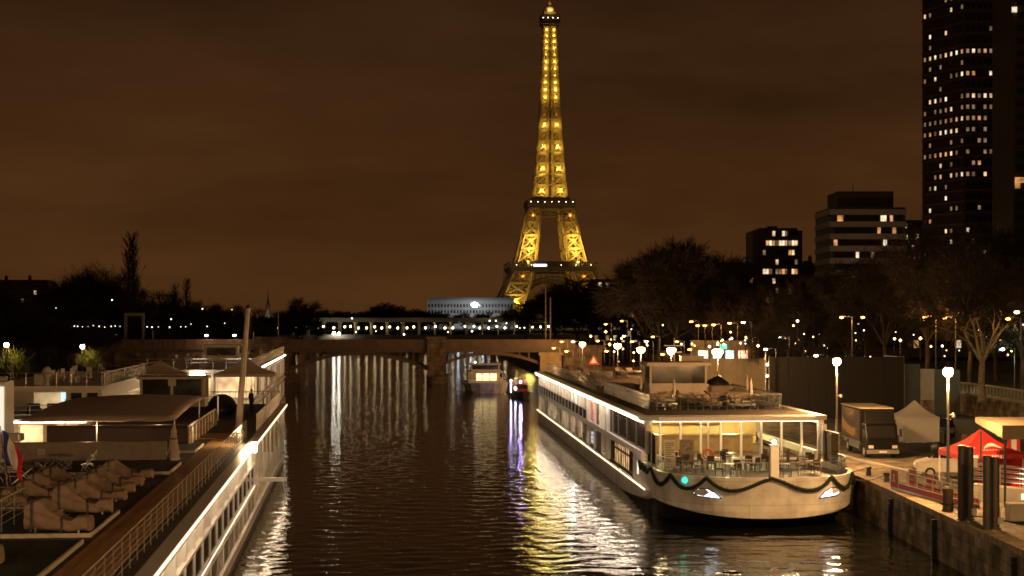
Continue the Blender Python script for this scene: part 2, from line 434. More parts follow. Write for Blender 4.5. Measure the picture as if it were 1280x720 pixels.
# ------------------------------------------------------------------ near bridge (railway bridge with shallow steel arches)
BY = 314.0
br = thing('railway_bridge', 'low steel arch railway bridge on stone piers across the river', 'bridge', (0,BY,0))
GIRD = mat('bridge_girder_paint', (.20,.13,.09), .6, var=.35, scale=.4)
def arch_span(x0, x1, zs, zc, ztop, name):
    m = MB(); n = 20
    for yy in (-4.5, -1.5, 1.5, 4.5):
        for i in range(n):
            a = i/n; b = (i+1)/n
            za = zs+(zc-zs)*(1-(2*a-1)**2); zb = zs+(zc-zs)*(1-(2*b-1)**2)
            xa = x0+(x1-x0)*a; xb = x0+(x1-x0)*b
            m.add([(xa,yy-.2,za),(xb,yy-.2,zb),(xb,yy-.2,zb+.55),(xa,yy-.2,za+.55),(xa,yy+.2,za),(xb,yy+.2,zb),(xb,yy+.2,zb+.55),(xa,yy+.2,za+.55)],
                  [(0,1,2,3),(5,4,7,6),(0,4,5,1),(3,2,6,7)])
            if i % 2 == 0: m.bar((xa,yy,za+.5),(xa,yy,ztop),.22)
            if i % 2 == 0 and yy < 4: m.bar((xa,yy,za+.3),(xa,yy+3,za+.3),.16)
    return obj(name, m, GIRD, br)
arch_span(-42.2, -16.0, 2.4, 5.35, 5.9, 'arch')
arch_span(-12.6, 5.0, 3.6, 5.4, 5.9, 'arch')
m = MB(); m.box(-84, 12, -5.2, 5.2, 5.9, 6.5); m.box(-84, 12, -5.6, -5.25, 6.35, 6.7); obj('deck', m, mat('bridge_deck', (.17,.13,.10), .7, var=.3), br)
m = MB(); m.box(-84, 12, -5.45, -5.28, 6.72, 8.15); m.box(-84, 12, -5.6, -5.2, 8.152, 8.34)
for i in range(48):
    x = -83.5+i*2.0; m.box(x-.12, x+.12, -5.55, -5.452, 6.72, 8.15)
obj('parapet', m, GIRD, br)
m = MB(); m.box(-84, 12, 5.28, 5.45, 6.5, 8.15); obj('parapet', m, GIRD, br)
def pier(x0, x1, mt, head=True):
    m = MB(); m.box(x0+.3, x1-.3, -6.2, 6.2, 1.6, 5.896); m.box(x0, x1, -6.6, 6.6, -2, 1.6); m.box(x0, x1, -6.4, 6.4, 5.35, 5.89)
    if head: m.box(x0+.1, x1-.1, -6.3, -5.65, 5.9, 8.6); m.box(x0-.1, x1+.1, -6.45, -5.55, 8.602, 8.85)
    for i in range(6): m.box(x0+.27, x1-.27, -6.24, 6.24, 1.9+i*.58, 2.36+i*.58)
    k = 10; rr = (x1-x0)/2; cx = (x0+x1)/2
    m.prism([(cx+rr*math.cos(math.pi+math.pi*i/k), -6.6+rr*math.sin(math.pi+math.pi*i/k)) for i in range(k+1)], -2, 1.3)
    return obj('pier', m, mt, br)
pier(-16.1, -12.5, STONEF); pier(-48.5, -42, STONEF)
pier(5.0, 9.6, mat('lamplit_pier_stone', (.42,.33,.19), .8, var=.35, scale=.8, bump=.3), False)  # pier stone paler and yellower; lamplight put into its colour
m = MB(); m.box(-84, -48.6, -5.2, 5.2, -1, 5.892)
for i in range(9): m.box(-83+i*4, -82.3+i*4, -5.5, -5.2, 3, 5.89)
obj('abutment', m, STONEF, br)
# right end over the quay: stone ramp wing
m = MB(); m.box(9.62, 17, -4.5, 5, 2.4, 5.88); m.box(12.01, 17.2, -4.8, 5.2, 5.9, 7.2)
obj('abutment', m, STONEF, br)

# ------------------------------------------------------------------ far viaduct bridge with lamps under the railway deck
VY = 640.0
vb = thing('viaduct_bridge', 'distant two level viaduct bridge with lamps strung between its columns', 'bridge', (0,VY,0))
VST = mat('viaduct_steel', (.30,.27,.22), .6, var=.2)
m = MB(); m.box(-150, 22, -12, 12, 4.2, 5.6); m.box(-150, 22, -12.3, -12.02, 5.0, 6.4); obj('road_deck', m, VST, vb)
m = MB(); m.box(-150, 22, -4, 4, 11.2, 12.2); m.box(-150, 22, -4.2, -4.02, 12.0, 12.9); obj('rail_deck', m, VST, vb)
for i in range(28):
    x = -148+i*6.2; m = MB()
    for yy in (-3.4, 3.4):
        m.tube((x,yy,5.6),(x,yy,10.6), .32, .28, 8); m.lathe([(.3,0),(.7,.6),(.7,.62)], (x,yy,10.55), 8)
    obj('column', m, VST, vb)
for x in (-112, -76, -40, -4):
    m = MB(); m.box(x-2.4, x+2.4, -13, 13, -2, 4.19); obj('pier', m, STONEF, vb)
m = MB()
for a, b in ((-109.5,-78.5),(-73.5,-42.5),(-37.5,-6.5)):
    for yy in (-9, 0, 9):
        for i in range(12):
            f = i/12; g = (i+1)/12
            m.bar((a+(b-a)*f,yy,2.2+1.7*(1-(2*f-1)**2)),(a+(b-a)*g,yy,2.2+1.7*(1-(2*g-1)**2)),.5,.7)
obj('arch_ribs', m, VST, vb)

GLOW1 = emit('bridge_globe_light', (1,.74,.36), 22)
GLOW2 = emit('headlight_glow', (1,.90,.7), 60)
DOTW = emit('distant_white_light', (1,.84,.62), 7)
DOTO = emit('distant_orange_light', (1,.52,.14), 14)
DOTG = emit('distant_cool_light', (.75,.95,1), 10)
# lamps of the far bridge
proto = None
rr = random.Random(3)
xs = []
x = -146
while x < 16:
    xs.append(x); x += 3.1 if rr.random() < .55 else rr.uniform(2.0, 4.6)
for i, x in enumerate(xs):
    yy = rr.choice((-9.5, -3.9, 3.9)); z = rr.choice((9.3, 9.5, 8.9))
    if proto is None:
        proto = thing('bridge_lamp', 'small globe lamp hanging between the columns of the far viaduct bridge', 'lamp', (0,0,0), 0, 'lamps on the far viaduct bridge')
        m = MB(); m.ball((0,0,0), .34, 8, 5); obj('globe', m, GLOW1, proto)
        m = MB(); m.tube((0,0,.3),(0,0,1.7),.05,.05,5); m.tube((0,0,-3.4),(0,0,-.3),.07,.05,5); obj('post', m, DARK, proto)
        proto.location = (x, VY+yy, z)
    else: dup(proto, (x, VY+yy, z))
for i, (px, py, g) in enumerate(((417.5,416.5,1),(423.5,417,1))):
    m = MB(); m.ball((0,0,0), .5, 8, 5)
    obj('car_headlight', m, GLOW2, loc=(ax(px,625), 625, az(py,625)), label='bright pair of car headlights crossing the far viaduct bridge', cat='headlight', group='car headlights on the far bridge')

# ------------------------------------------------------------------ lattice tower
def interp(tab, z):
    for (z0, a), (z1, b) in zip(tab[:-1], tab[1:]):
        if z <= z1: 
            f = max(0, (z-z0)/(z1-z0)); return a+(b-a)*f
    return tab[-1][1]
TH = [(5,60),(18,51),(33,41.5),(56,31.5),(62,29),(90,22.3),(108,19),(118,13.8),(150,10.8),(176,9.1),(200,7.7),(230,6.4),(264,5.0)]
TW = [(5,25),(33,19),(56,16),(62,15),(90,12),(108,10.2),(118,11.2),(150,8.7),(176,7.4),(200,6.2),(230,5.1),(264,4.0)]
TX, TY = 47/F*1410, 1410
tower = thing('lattice_tower', 'tall iron lattice tower floodlit golden against the night sky', 'tower', (TX,TY,0), R(4))
def leg_geo(m, sx, sy, levels, tp, td, tf):
    def cn(z):
        h = interp(TH, z); k = h-interp(TW, z)
        return [Vector((sx*a, sy*b, z)) for a, b in ((h,h),(k,h),(k,k),(h,k))]
    for z0, z1 in zip(levels[:-1], levels[1:]):
        c0, c1 = cn(z0), cn(z1)
        for i in range(4):
            j = (i+1) % 4
            m.bar(c0[i], c1[i], tp)
            m.bar(c1[i], c1[j], tp*.8)
            t_ = td if i in (0, 3) else td*.45
            m.bar(c0[i], c1[j], t_); m.bar(c0[j], c1[i], t_)
            if i in (1, 2): continue
            # finer bracing
            mid0, mid1 = (c0[i]+c0[j])/2, (c1[i]+c1[j])/2
            ml, mr_ = (c0[i]+c1[i])/2, (c0[j]+c1[j])/2
            m.bar(ml, mr_, tf); m.bar(mid0, mid1, tf)
for sx in (-1, 1):
    for sy in (-1, 1):
        m = MB()
        leg_geo(m, sx, sy, [5,14,23.5,33,43,53.5], 1.7, .95, .35)
        leg_geo(m, sx, sy, [61,72.5,84,95.5,107], 1.5, 1.0, .35)
        obj('leg', m, IRON, tower)
lv = [118,127.5,137,146.5,156,165.5,175,184,192.5,200,206.5,213,219,225,231,237,243,248.5,254,259,264]
m = MB()
for sx in (-1, 1):
    for sy in (-1, 1): leg_geo(m, sx, sy, lv, 1.1, .7, .28)
for z in lv:
    h = interp(TH, z)-.1
    for a, b in (((-h,-h),(h,-h)),((h,-h),(h,h)),((h,h),(-h,h)),((-h,h),(-h,-h))): m.bar((*a,z),(*b,z),.8)
obj('shaft', m, IRON, tower)
# lift core within the shaft
m = MB(); m.box(-1.3,1.3,-1.3,1.3,118,262); obj('lift_core', m, mat('lift_core_iron', (.12,.07,.03), .8), tower)
# arches between the legs
for ang in range(4):
    m = MB(); n = 22
    rot = Matrix.Rotation(ang*math.pi/2, 3, 'Z')
    for i in range(n):
        a = math.pi*i/n; b = math.pi*(i+1)/n
        P = lambda t, r: rot @ Vector((r*math.cos(t), -41+max(0,(r*math.sin(t)*1.02))*.22, 12+r*1.02*math.sin(t)))
        m.bar(P(a,36),P(b,36),1.1); m.bar(P(a,32),P(b,32),1.3); m.bar(P(a,32),P(b,36),.5); m.bar(P(a,36),P(b,32),.5); m.bar(P(a,32),P(a,36),.6)
        z = P(a,36).z
        if 2 < i < n-2: m.bar(P(a,36), Vector((P(a,36).x, P(a,36).y, 53)) if ang % 2 == 0 else Vector((P(a,36).x,P(a,36).y,53)), .4)
    obj('arch', m, mat('shaded_iron', (.14,.085,.045), .6), tower)  # the tower's iron darkened; weak lighting put into the colour
def ring(m, h, z0, z1, t):
    m.box(-h,h,-h,-h+t,z0,z1); m.box(-h,h,h-t,h,z0,z1); m.box(-h,-h+t,-h+t,h-t,z0,z1); m.box(h-t,h,-h+t,h-t,z0,z1)
m = MB(); ring(m, 36.6, 54.2, 55.6, 14); ring(m, 37.4, 55.61, 56.6, 1.2); ring(m, 37.2, 60.2, 60.8, .8); ring(m, 36, 52.8, 54.1, 2)
for i in range(41):
    x = -37+i*74/40
    for s in (-1, 1): m.bar((x, s*37, 56.6),(x, s*37, 60.3), .45); m.bar((s*37, x, 56.6),(s*37, x, 60.3), .45)
obj('first_platform', m, mat('shaded_iron', None), tower)
m = MB(); 
for s in (-1,1): m.box(-22,22,s*27-5,s*27+5,56.7,61.5)
obj('pavilion', m, mat('pavilion_dark', (.06,.04,.03), .5), tower)
m = MB(); ring(m, 19.6, 107.2, 109, 8); ring(m, 20.8, 109.01, 111.2, 5); ring(m, 20.4, 114, 114.6, .6); ring(m, 16, 111.3, 116.6, 6); ring(m, 19, 101.5, 102.4, 1.2)
for i in range(25):
    x = -20.4+i*40.8/24
    for s in (-1, 1): m.bar((x,s*20.5,111.2),(x,s*20.5,114.2),.35); m.bar((s*20.5,x,111.2),(s*20.5,x,114.2),.35); m.bar((x*.93,s*19,102),(x*.96,s*19.7,107.5),.5); m.bar((s*19,x*.93,102),(s*19.7,x*.96,107.5),.5)
obj('second_platform', m, mat('shaded_iron', None), tower)
m = MB(); m.box(-6.6,6.6,-6.6,6.6,264,266); m.box(-8.2,8.2,-8.2,8.2,266.01,268); m.box(-7,7,-7,7,268.01,273); ring(m, 8.2, 273.1, 274, .6)
for i in range(9):
    x = -8+i*2
    for s in (-1,1): m.bar((x,s*8,268),(x,s*8,273.2),.3); m.bar((s*8,x,268),(s*8,x,273.2),.3)
m.box(-5,5,-5,5,274.01,277)
obj('top_platform', m, mat('shaded_iron', None), tower)
m = MB(); m.lathe([(5.6,0),(5.8,1.2),(5.0,3.4),(3,5.2),(1.6,6.2),(1.6,9),(.8,10),(.6,24),(.3,34)], (0,0,277.02), 12); obj('cupola', m, IRON, tower)
TL = emit('tower_light', (1,.9,.7), 25)
for z, h, k in ((112.4, 20.9, 7), (271, 8.4, 4), (58.2, 37.6, 6)):
    for i in range(k):
        x = -h+(i+.5)*2*h/k
        m = MB(); m.octa((x,-h-.2,z), .24 if z > 100 else .2); obj('platform_light', m, TL, tower)
m = MB(); m.box(-17,-6,-37.75,-37.45,57.0,58.8); obj('lit_screen', m, emit('cool_screen', (.8,.85,1), 3), tower)
# projectors inside the tower, and added lamps in front of its faces
GOLD = (1,.74,.14)
BRZ = (1,.42,.06)
for sx in (-1, 1):
    for sy in (-1, 1):
        for z, p in ((24,7000),(33,5000),(66,8000),(76,9500),(86,6000)):
            h = interp(TH, z)-interp(TW, z)/2
            lamp('tower_lamp', (sx*h, sy*h, z), p*(.6 if sy < 0 else .2), GOLD, .5, tower)
            if sy < 0 and z > 60: lamp('tower_lamp', (sx*(h+.5), -interp(TH, z-4)-3.5, z-5), p*.9, GOLD, .5, tower)  # added lamp in front of the leg to brighten its outer bars
            if sy < 0 and 20 < z < 40: lamp('tower_lamp', (sx*(h+.5), -interp(TH, z-4)-4, z-5), p*1.6, GOLD, .5, tower)
for i, z in enumerate([(a+b)/2 for a, b in zip(lv[:-1], lv[1:])]):
    pat = [2.0,.03,2.0,.04,2.0,.03,1.9,.05,.03,1.1,1.3,1.0,.3,1.0,1.3,.35,1.1,1.3,.9,1.2][i]
    if pat <= 0: continue
    for sx in (-1, 1):
        for sy in (-1, 1):
            h = interp(TH, z)-interp(TW, z)/2; wd = interp(TW, z)
            lamp('tower_lamp', (sx*h, sy*h, z-wd*.35), pat*1000*(wd/6)**1.6*(.55 if sy < 0 else .2), GOLD if pat > .2 else BRZ, .3, tower)
            if sy < 0: lamp('tower_lamp', (sx*h, -interp(TH, z)-wd*.21, z-wd*.05), pat*1000*(wd/6)**1.6*.85, GOLD if pat > .2 else BRZ, .3, tower)  # front row is added, hanging before the shaft to brighten its face
lamp('tower_lamp', (0,-8.5,278.5), 2500, (1,.75,.3), .5, tower)
for s in (-1,1): lamp('tower_lamp', (s*26,-36,49.5), 900, (1,.42,.1), .5, tower); lamp('tower_lamp', (s*16,-21,101), 900, (1,.42,.1), .5, tower)

# ------------------------------------------------------------------ buildings
LITS = [emit('window_warm', (1,.64,.30), .9, .7, .6), emit('window_white', (1,.80,.52), 1.0, .5, .6), emit('window_amber', (1,.46,.16), .6, .6, .6), emit('window_dim', (1,.62,.32), .2, .6, .6)]
def windows(parent, rows, cols, fpos, size, lit_p, rng, darkmat, maxlit=95, lit_rows=None):
    """fpos(c, r) -> (origin, u vector) of a pane; lit panes are parts, the unlit ones one part"""
    dk = MB(); extra = MB(); lits = 0
    cells = [(r, c) for r in range(rows) for c in range(cols)]
    rng.shuffle(cells)
    nd = 0
    for r, c in cells:
        o, u = fpos(c, r); n = Vector((u.y, -u.x, 0))
        a, b = size
        p = lit_p*(lit_rows.get(r, 1) if lit_rows else 1)
        litme = rng.random() < p and lits < maxlit
        w_ = MB() if litme else dk
        q = [o-u*a/2+n*.03, o+u*a/2+n*.03, o+u*a/2+n*.03+Vector((0,0,b)), o-u*a/2+n*.03+Vector((0,0,b))]
        if not litme and lits >= maxlit and rng.random() < p:
            q2 = [x-n*.2 for x in q]; extra.add(q+q2, [(0,1,2,3),(0,4,5,1),(3,2,6,7),(1,5,6,2),(4,0,3,7)]); continue
        if litme:
            q2 = [x-n*.2 for x in q]; ctr = o+Vector((0,0,b/2))
            w_.add(q+q2, [(0,1,2,3),(5,4,7,6),(0,4,5,1),(3,2,6,7),(1,5,6,2),(4,0,3,7)])
            me = w_.mesh('window', rng.choices(LITS, (5,4,3,3))[0])
            obj('window', me, None, parent); lits += 1
        else:
            q2 = [x-n*.2 for x in q]
            dk.add(q+q2, [(0,1,2,3),(0,4,5,1),(3,2,6,7),(1,5,6,2),(4,0,3,7)]); nd += 1
    if extra.f: obj('lit_window', extra, LITS[3], parent, kind='stuff')
    if nd: obj('window', dk, darkmat, parent, kind='stuff' if nd > 1 else None)
rg = random.Random(5)
# tall tower block at the right edge
tb = thing('tower_block', 'very tall dark residential tower block with scattered lit windows', 'tower block', (0,0,0))
A = Vector((ax(1153,440),440,0)); B = Vector((ax(1206,424),424,0)); D = Vector((ax(1264,424),424,0)); E = Vector((ax(1264,424)+2,448,0)); A2 = Vector((ax(1154,456),456,0))
WALLD = mat('dark_facade', (.055,.036,.03), .6, var=.3, scale=.2)
m = MB(); m.prism([(p.x,p.y) for p in (A,B,D,E,A2)], 4.5, 112); obj('wall', m, WALLD, tb)
m = MB(); m.prism([(p.x*1.0+s[0],p.y+s[1]) for p, s in ((A,(1,1)),(B,(1,1)),(D,(-1,1)),(E,(-1,-1)),(A2,(1,-1)))], 112.01, 115); obj('roof', m, WALLD, tb)
m = MB()
for r in range(36):
    z = 8+r*2.9
    for p, q in ((A,B),(B,D)):
        u = (q-p).normalized(); n = Vector((u.y,-u.x,0)); p_, q_ = p+n*.15+u*.1, q+n*.15-u*.1
        m.bar((p_.x,p_.y,z),(q_.x,q_.y,z),.28,.55)
obj('floor_band', m, mat('facade_band', (.14,.095,.075), .6, var=.2), tb)
def fp(c, r):
    z = 8.75+r*2.9
    if c < 8:
        u = (B-A).normalized(); o = A+(B-A)*((c+.5)/8)
    else:
        u = (D-B).normalized(); o = B+(D-B)*((c-8+.5)/8)
    return Vector((o.x,o.y,z)), u
windows(tb, 36, 16, fp, (.72,1.05), .42, rg, DGLASS, 99, {r: rg.choice((.25,.5,1,1,1.4,2.0)) if r > 13 else .25 for r in range(36)})
# olive slab block cut by the frame
sb = thing('slab_block', 'olive banded slab block cut by the right edge of the frame', 'building', (0,0,0))
x0 = ax(1267, 400); m = MB(); m.box(x0, x0+30, 400, 418, 4.5, 108); obj('wall', m, mat('olive_facade', (.10,.085,.04), .7, var=.2), sb)
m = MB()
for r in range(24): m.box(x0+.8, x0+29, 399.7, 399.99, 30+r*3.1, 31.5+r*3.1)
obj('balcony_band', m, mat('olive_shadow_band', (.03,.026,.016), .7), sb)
for px, py in ((1268,12),(1272,225),(1277,225),(1272,232)):
    m = MB(); m.cbox(ax(px,399.6), 399.6, az(py,399.6), 1.2, .3, 1.3); obj('window', m, LITS[1 if py < 100 else 2], sb)
# white banded office block
ob = thing('office_block', 'pale office block with dark ribbon windows and dark rooftop plant room', 'building', (0,0,0))
x0, x1 = ax(1038,450), ax(1132,450)
m = MB(); m.box(x0, x1, 450, 472, 4.5, az(259,450)); obj('wall', m, mat('office_facade', (.10,.085,.075), .6, var=.2), ob)
m = MB()
for r in range(13):
    z = az(265,450)-r*3.35; m.box(x0-.2, x1+.2, 449.6, 449.99, z-.75, z+.75); m.box(x0-.3, x0-.01, 450, 472, z-.75, z+.75)
obj('parapet_band', m, mat('pale_band', (.55,.46,.38), .6, var=.25), ob)
for px in (1030,1075,1120): lamp('facade_fill', (ax(px,450), 420, 14), 900, (1,.66,.38), 1.0, ob)  # unseen fill lamps added to brighten the pale bands
m = MB(); m.box(ax(1050,450), ax(1120,450), 453, 468, az(258.9,450), az(238,450)); m.tube((ax(1071,450),455,az(238,450)),(ax(1071,450),455,az(228,450)),.12,.08,6)
obj('plant_room', m, mat('plant_room_grey', (.09,.07,.055), .7), ob)
def fp2(c, r): return Vector((x0+1+(c+.5)*(x1-x0-2)/22, 449.95, az(265,450)-r*3.35-2.55)), Vector((1,0,0))
windows(ob, 12, 22, fp2, (.98,1.6), .12, rg, DGLASS, 34, {0:1.2,1:.6,3:1,6:2.0,8:1,9:1.5})
# apartment block
ab = thing('apartment_block', 'small dark flat roofed apartment block with rows of yellow windows', 'building', (0,0,0))
ay0, ay1 = ax(941,500), ax(1003,500)
m = MB(); m.box(ay0, ay1, 500, 515, 4.5, az(288,500)); obj('wall', m, mat('brown_facade', (.13,.085,.06), .7, var=.2), ab)
m = MB(); m.box(ay0+2, ay1-1.2, 502, 512, az(287.9,500), az(284.5,500)); m.box(ay0+5, ay0+8, 503, 508, az(287.9,500), az(282,500)); obj('roof', m, DARK, ab)
for px in (947, 984):
    m = MB(); m.box(ax(px,500)-.12, ax(px,500)+.12, 499.4, 499.99, 5, az(289,500)); obj('pilaster', m, mat('brown_facade', None), ab)
m = MB()
for r in range(8): m.box(ay0+2.5, ay1-5, 499.2, 499.98, az(296,500)-r*2.9-.3, az(296,500)-r*2.9)
obj('balcony', m, mat('brown_facade', None), ab)
def fp3(c, r): return Vector((ay0+3+(c+.5)*.98, 499.97, az(296,500)-r*2.9+.25)), Vector((1,0,0))
windows(ab, 8, 11, fp3, (.8,1.5), .3, rg, DGLASS, 40, {0:.6,1:2.2,2:1.0,3:.6,4:2.8,5:.4,6:.3})
def simple_block(name, label, px0, px1, pytop, Y, dep, col, rows, cols, p, roof=True, mx=30, ws=(.9,1.4), lr=None):
    t = thing(name, label, 'building', (0,0,0))
    a, b, zt = ax(px0,Y), ax(px1,Y), az(pytop,Y)
    m = MB(); m.box(a,b,Y,Y+dep,4.4,zt); obj('wall', m, mat('facade_'+'_'.join(str(int(c*100)) for c in col), col, .7, var=.25), t)
    if roof:
        m = MB(); m.add([(a-.3,Y-.3,zt),(b+.3,Y-.3,zt),(b+.3,Y+dep,zt),(a-.3,Y+dep,zt),(a+2,Y+3,zt+3.2),(b-2,Y+3,zt+3.2),(b-2,Y+dep-3,zt+3.2),(a+2,Y+dep-3,zt+3.2)],
                        [(0,1,5,4),(1,2,6,5),(2,3,7,6),(3,0,4,7),(4,5,6,7),(3,2,1,0)])
        obj('roof', m, mat('zinc_roof', (.07,.065,.07), .5, var=.2), t)
        for k in range(max(1, int((b-a)/9))):
            c = MB(); x = a+4+k*9; c.box(x-.5,x+.5,Y+4,Y+5.2,zt+3.0,zt+4.6); c.tube((x-.2,Y+4.6,zt+4.6),(x-.2,Y+4.6,zt+5.1),.15,.15,6); c.tube((x+.25,Y+4.6,zt+4.6),(x+.25,Y+4.6,zt+5.1),.15,.15,6)
            obj('chimney', c, mat('chimney_brick', (.16,.09,.06), .8), t)
    def f(c, r): return Vector((a+(c+.5)*(b-a)/cols, Y-.03, zt-2.4-r*3.1)), Vector((1,0,0))
    windows(t, rows, cols, f, ws, p, rg, DGLASS, mx, lr)
    return t
simple_block('apartment_house', 'long low dark house behind the big round tree with two lit windows', 868, 952, 343, 430, 12, (.09,.06,.045), 5, 16, .1, mx=8)
simple_block('apartment_house', 'dark house beside the foot of the lattice tower with lit windows', 738, 776, 349, 480, 14, (.11,.08,.055), 6, 8, .32, roof=False, mx=18)
simple_block('apartment_house', 'lower dark house right of the tower foot with white lights', 777, 812, 365, 560, 12, (.08,.06,.05), 6, 9, .3, mx=16)
simple_block('apartment_house', 'dark roofed house far off at the left edge of the scene', -10, 62, 360, 620, 14, (.12,.085,.06), 5, 18, .06, mx=6)
simple_block('apartment_house', 'small gabled house between bare trees on the left skyline', 60, 72, 372, 600, 10, (.12,.085,.06), 3, 4, .2, mx=3)
simple_block('apartment_house', 'dark building between the banded office block and apartment block', 1000, 1024, 338, 520, 14, (.07,.05,.04), 8, 6, .03, mx=2)
simple_block('apartment_house', 'dark mid rise behind the street trees left of the tower block', 1128, 1154, 275, 470, 20, (.05,.04,.035), 20, 9, .13, roof=False, mx=40)
simple_block('podium_building', 'long dark building behind the street trees with a few lit windows', 1030, 1290, 355, 300, 16, (.05,.04,.035), 7, 44, .05, roof=False, mx=24)
# floodlit palace far away
pl = thing('floodlit_palace', 'long pale floodlit building far off left of the lattice tower foot', 'building', (0,0,0))
px0, px1, PY = ax(534,1340), ax(642,1340), 1340
m = MB(); m.box(px0, px1, PY, PY+25, 5, az(376,PY)); obj('wall', m, mat('palace_stone', (.5,.48,.46), .7, var=.2, scale=.1), pl)
m = MB(); m.box(px0-.5, px1+.5, PY-.8, PY+25.5, az(376,PY)+.01, az(376,PY)+1.4); m.box(px0+2, px1-2, PY+3, PY+22, az(376,PY)+1.41, az(372,PY)); obj('roof', m, mat('palace_roof', (.3,.3,.31), .6), pl)
for i in range(27):
    x = px0+1.5+i*(px1-px0-3)/26
    m = MB()
    for zz in (17.5, 22.5): m.box(x-.55, x+.55, PY-.12, PY+.1, zz, zz+2.6)
    obj('window', m, DGLASS, pl)
    if i < 26: 
        c = MB(); c.box(x+.95, x+1.35, PY-.5, PY-.02, 12, az(376,PY)); obj('pilaster', c, mat('palace_stone', None), pl)
for i in range(7): lamp('floodlight', (px0+6+i*10, PY-16, 10), 420, (.9,.92,1), 1, pl)
fl = thing('flood_lamp', 'dazzling white floodlight in front of the distant pale building', 'floodlight', tuple(at(593,381,1300)))
m = MB(); m.lathe([(.6,-1.8),(2.3,-1.0),(2.8,.3),(1.6,1.7)], (0,0,0), 12); obj('lamp_head', m, emit('flood_white', (.85,.93,1), 80), fl); lamp('flood_beam', (0,24,4), 2500, (.82,.9,1), 1.5, fl)
m = MB(); m.tube((0,0,-15),(0,0,-1),.3,.2,6); obj('mast', m, DARK, fl)
# small lit church spire, left skyline
sp = thing('church_spire', 'tiny lit dome with a thin spire on the left skyline', 'spire', (ax(335,900),900,0)); sp.scale = (.5,.5,.755)
m = MB(); m.box(-2.4,2.4,-2.4,2.4,5,22); m.lathe([(2.6,22),(2.8,23),(2.4,26),(1.4,28.5)], (0,0,0), 10); obj('dome', m, mat('spire_stone', (.5,.45,.36), .7), sp)
m = MB(); m.lathe([(1.2,28.5),(.5,32),(.1,38)], (0,0,0), 8); obj('spire', m, DARK, sp)
lamp('spire_light', (2,-9,16), 350, (1,.9,.7), .5, sp)

# ------------------------------------------------------------------ bare winter trees
def bare_tree(seed, height, spread, upright, n_tw=2600, tw=.045, trunk_f=.24, rad=.32, leader=False):
    rn = random.Random(seed)
    TM, CM = MB(), MB()
    tips = []
    def rnd_dir(d, ang):
        a = Vector((rn.gauss(0,1), rn.gauss(0,1), rn.gauss(0,1))); a -= a.dot(d)*d; a.normalize()
        return (d*math.cos(ang)+a*math.sin(ang)).normalized()
    def limb(p, d, ln, r, depth):
        segs = 3; q = p
        for s in range(segs):
            d2 = (rnd_dir(d, rn.uniform(.05,.22))+Vector((0,0,.10 if upright else .03))).normalized()
            e = q+d2*ln/segs; r0 = r*(1-.22*s); r1 = r*(1-.22*(s+1))
            if depth < 3: TM.tube(q, e, r0, r1, 7 if depth < 2 else 5, caps=False)
            else: CM.tube(q, e, r0, r1, 3, caps=False)
            if depth >= 1: tips.append((e, d2, depth, r1))
            if s > 0 and depth < 4:
                k = 1
                for _ in range(k):
                    limb(e, rnd_dir(d2, rn.uniform(.5,1.0)*(.6 if upright else 1)), ln*rn.uniform(.5,.68), r1*.6, depth+1)
            q, d = e, d2
        if depth < 4:
            for _ in range(2):
                limb(q, rnd_dir(d, rn.uniform(.25,.6)*(.6 if upright else 1)), ln*rn.uniform(.6,.75), r*.5, depth+1)
    th = height*trunk_f
    q = Vector((0,0,0)); d = Vector((0,0,1)); r = rad
    TM.lathe([(r*1.7,-.2),(r*1.25,.25),(r*1.02,.8)], (0,0,0), 9)
    n = 4; 
    for s in range(n):
        e = q+rnd_dir(d,.06)*th/n; TM.tube(q, e, r*(1-.06*s), r*(1-.06*(s+1)), 9, caps=False); q = e
    k = 5 if not leader else 3
    ln0 = (height-th)*(.42 if not upright else .5)
    for i in range(k):
        a = 2*math.pi*(i+rn.random()*.5)/k; tilt = rn.uniform(.35,.85)*spread
        limb(q, Vector((math.sin(tilt)*math.cos(a), math.sin(tilt)*math.sin(a), math.cos(tilt))), ln0*rn.uniform(.85,1.1), r*.55, 0)
    limb(q, rnd_dir(Vector((0,0,1)), .1), ln0*1.15, r*.6, 0)
    if leader:
        z = q.copy(); top = height
        TM.tube(q, (q.x,q.y,height*.93), r*.75, .04, 7)
        for i in range(26):
            zz = th+(height*.9-th)*i/26; a = rn.random()*6.28
            limb(Vector((q.x,q.y,zz)), Vector((math.cos(a)*.5, math.sin(a)*.5, 1)).normalized(), (height-zz)*.3+1.0, r*.3, 2)
    cand = [t for t in tips if t[2] >= 2] or tips
    for _ in range(n_tw):
        e, d, dp, r1 = rn.choice(cand)
        d2 = rnd_dir(d, rn.uniform(.2,1.1)); l1 = rn.uniform(.5,1.7)
        f = e+d2*l1; CM.tube(e, f, tw, tw*.6, 3, caps=False)
        g = f+rnd_dir(d2,.5)*l1*.7; CM.tube(f, g, tw*.6, tw*.25, 3, caps=False)
        g2 = e+d2*l1*.5; CM.tube(g2, g2+rnd_dir(d2,.8)*l1*.6, tw*.5, tw*.25, 3, caps=False)
    return TM, CM
TREES = {}
GRPT = {}
def make_proto(key, name, bark, **kw):
    TM, CM = bare_tree(**kw)
    zs = max(v[2] for v in CM.v)
    TREES[key] = (name, TM.mesh('trunk', bark, True), CM.mesh('crown', TWIG), zs)
make_proto('round', 'bare_tree', BARK, seed=1, height=18, spread=1.15, upright=False, n_tw=8500, tw=.06, rad=.42)
make_proto('wide', 'bare_tree', BARK, seed=2, height=17, spread=1.2, upright=False, n_tw=4200, tw=.055, rad=.36)
make_proto('plane', 'plane_tree', BARK, seed=3, height=18, spread=1.0, upright=False, n_tw=3600, tw=.04, rad=.42, trunk_f=.3)
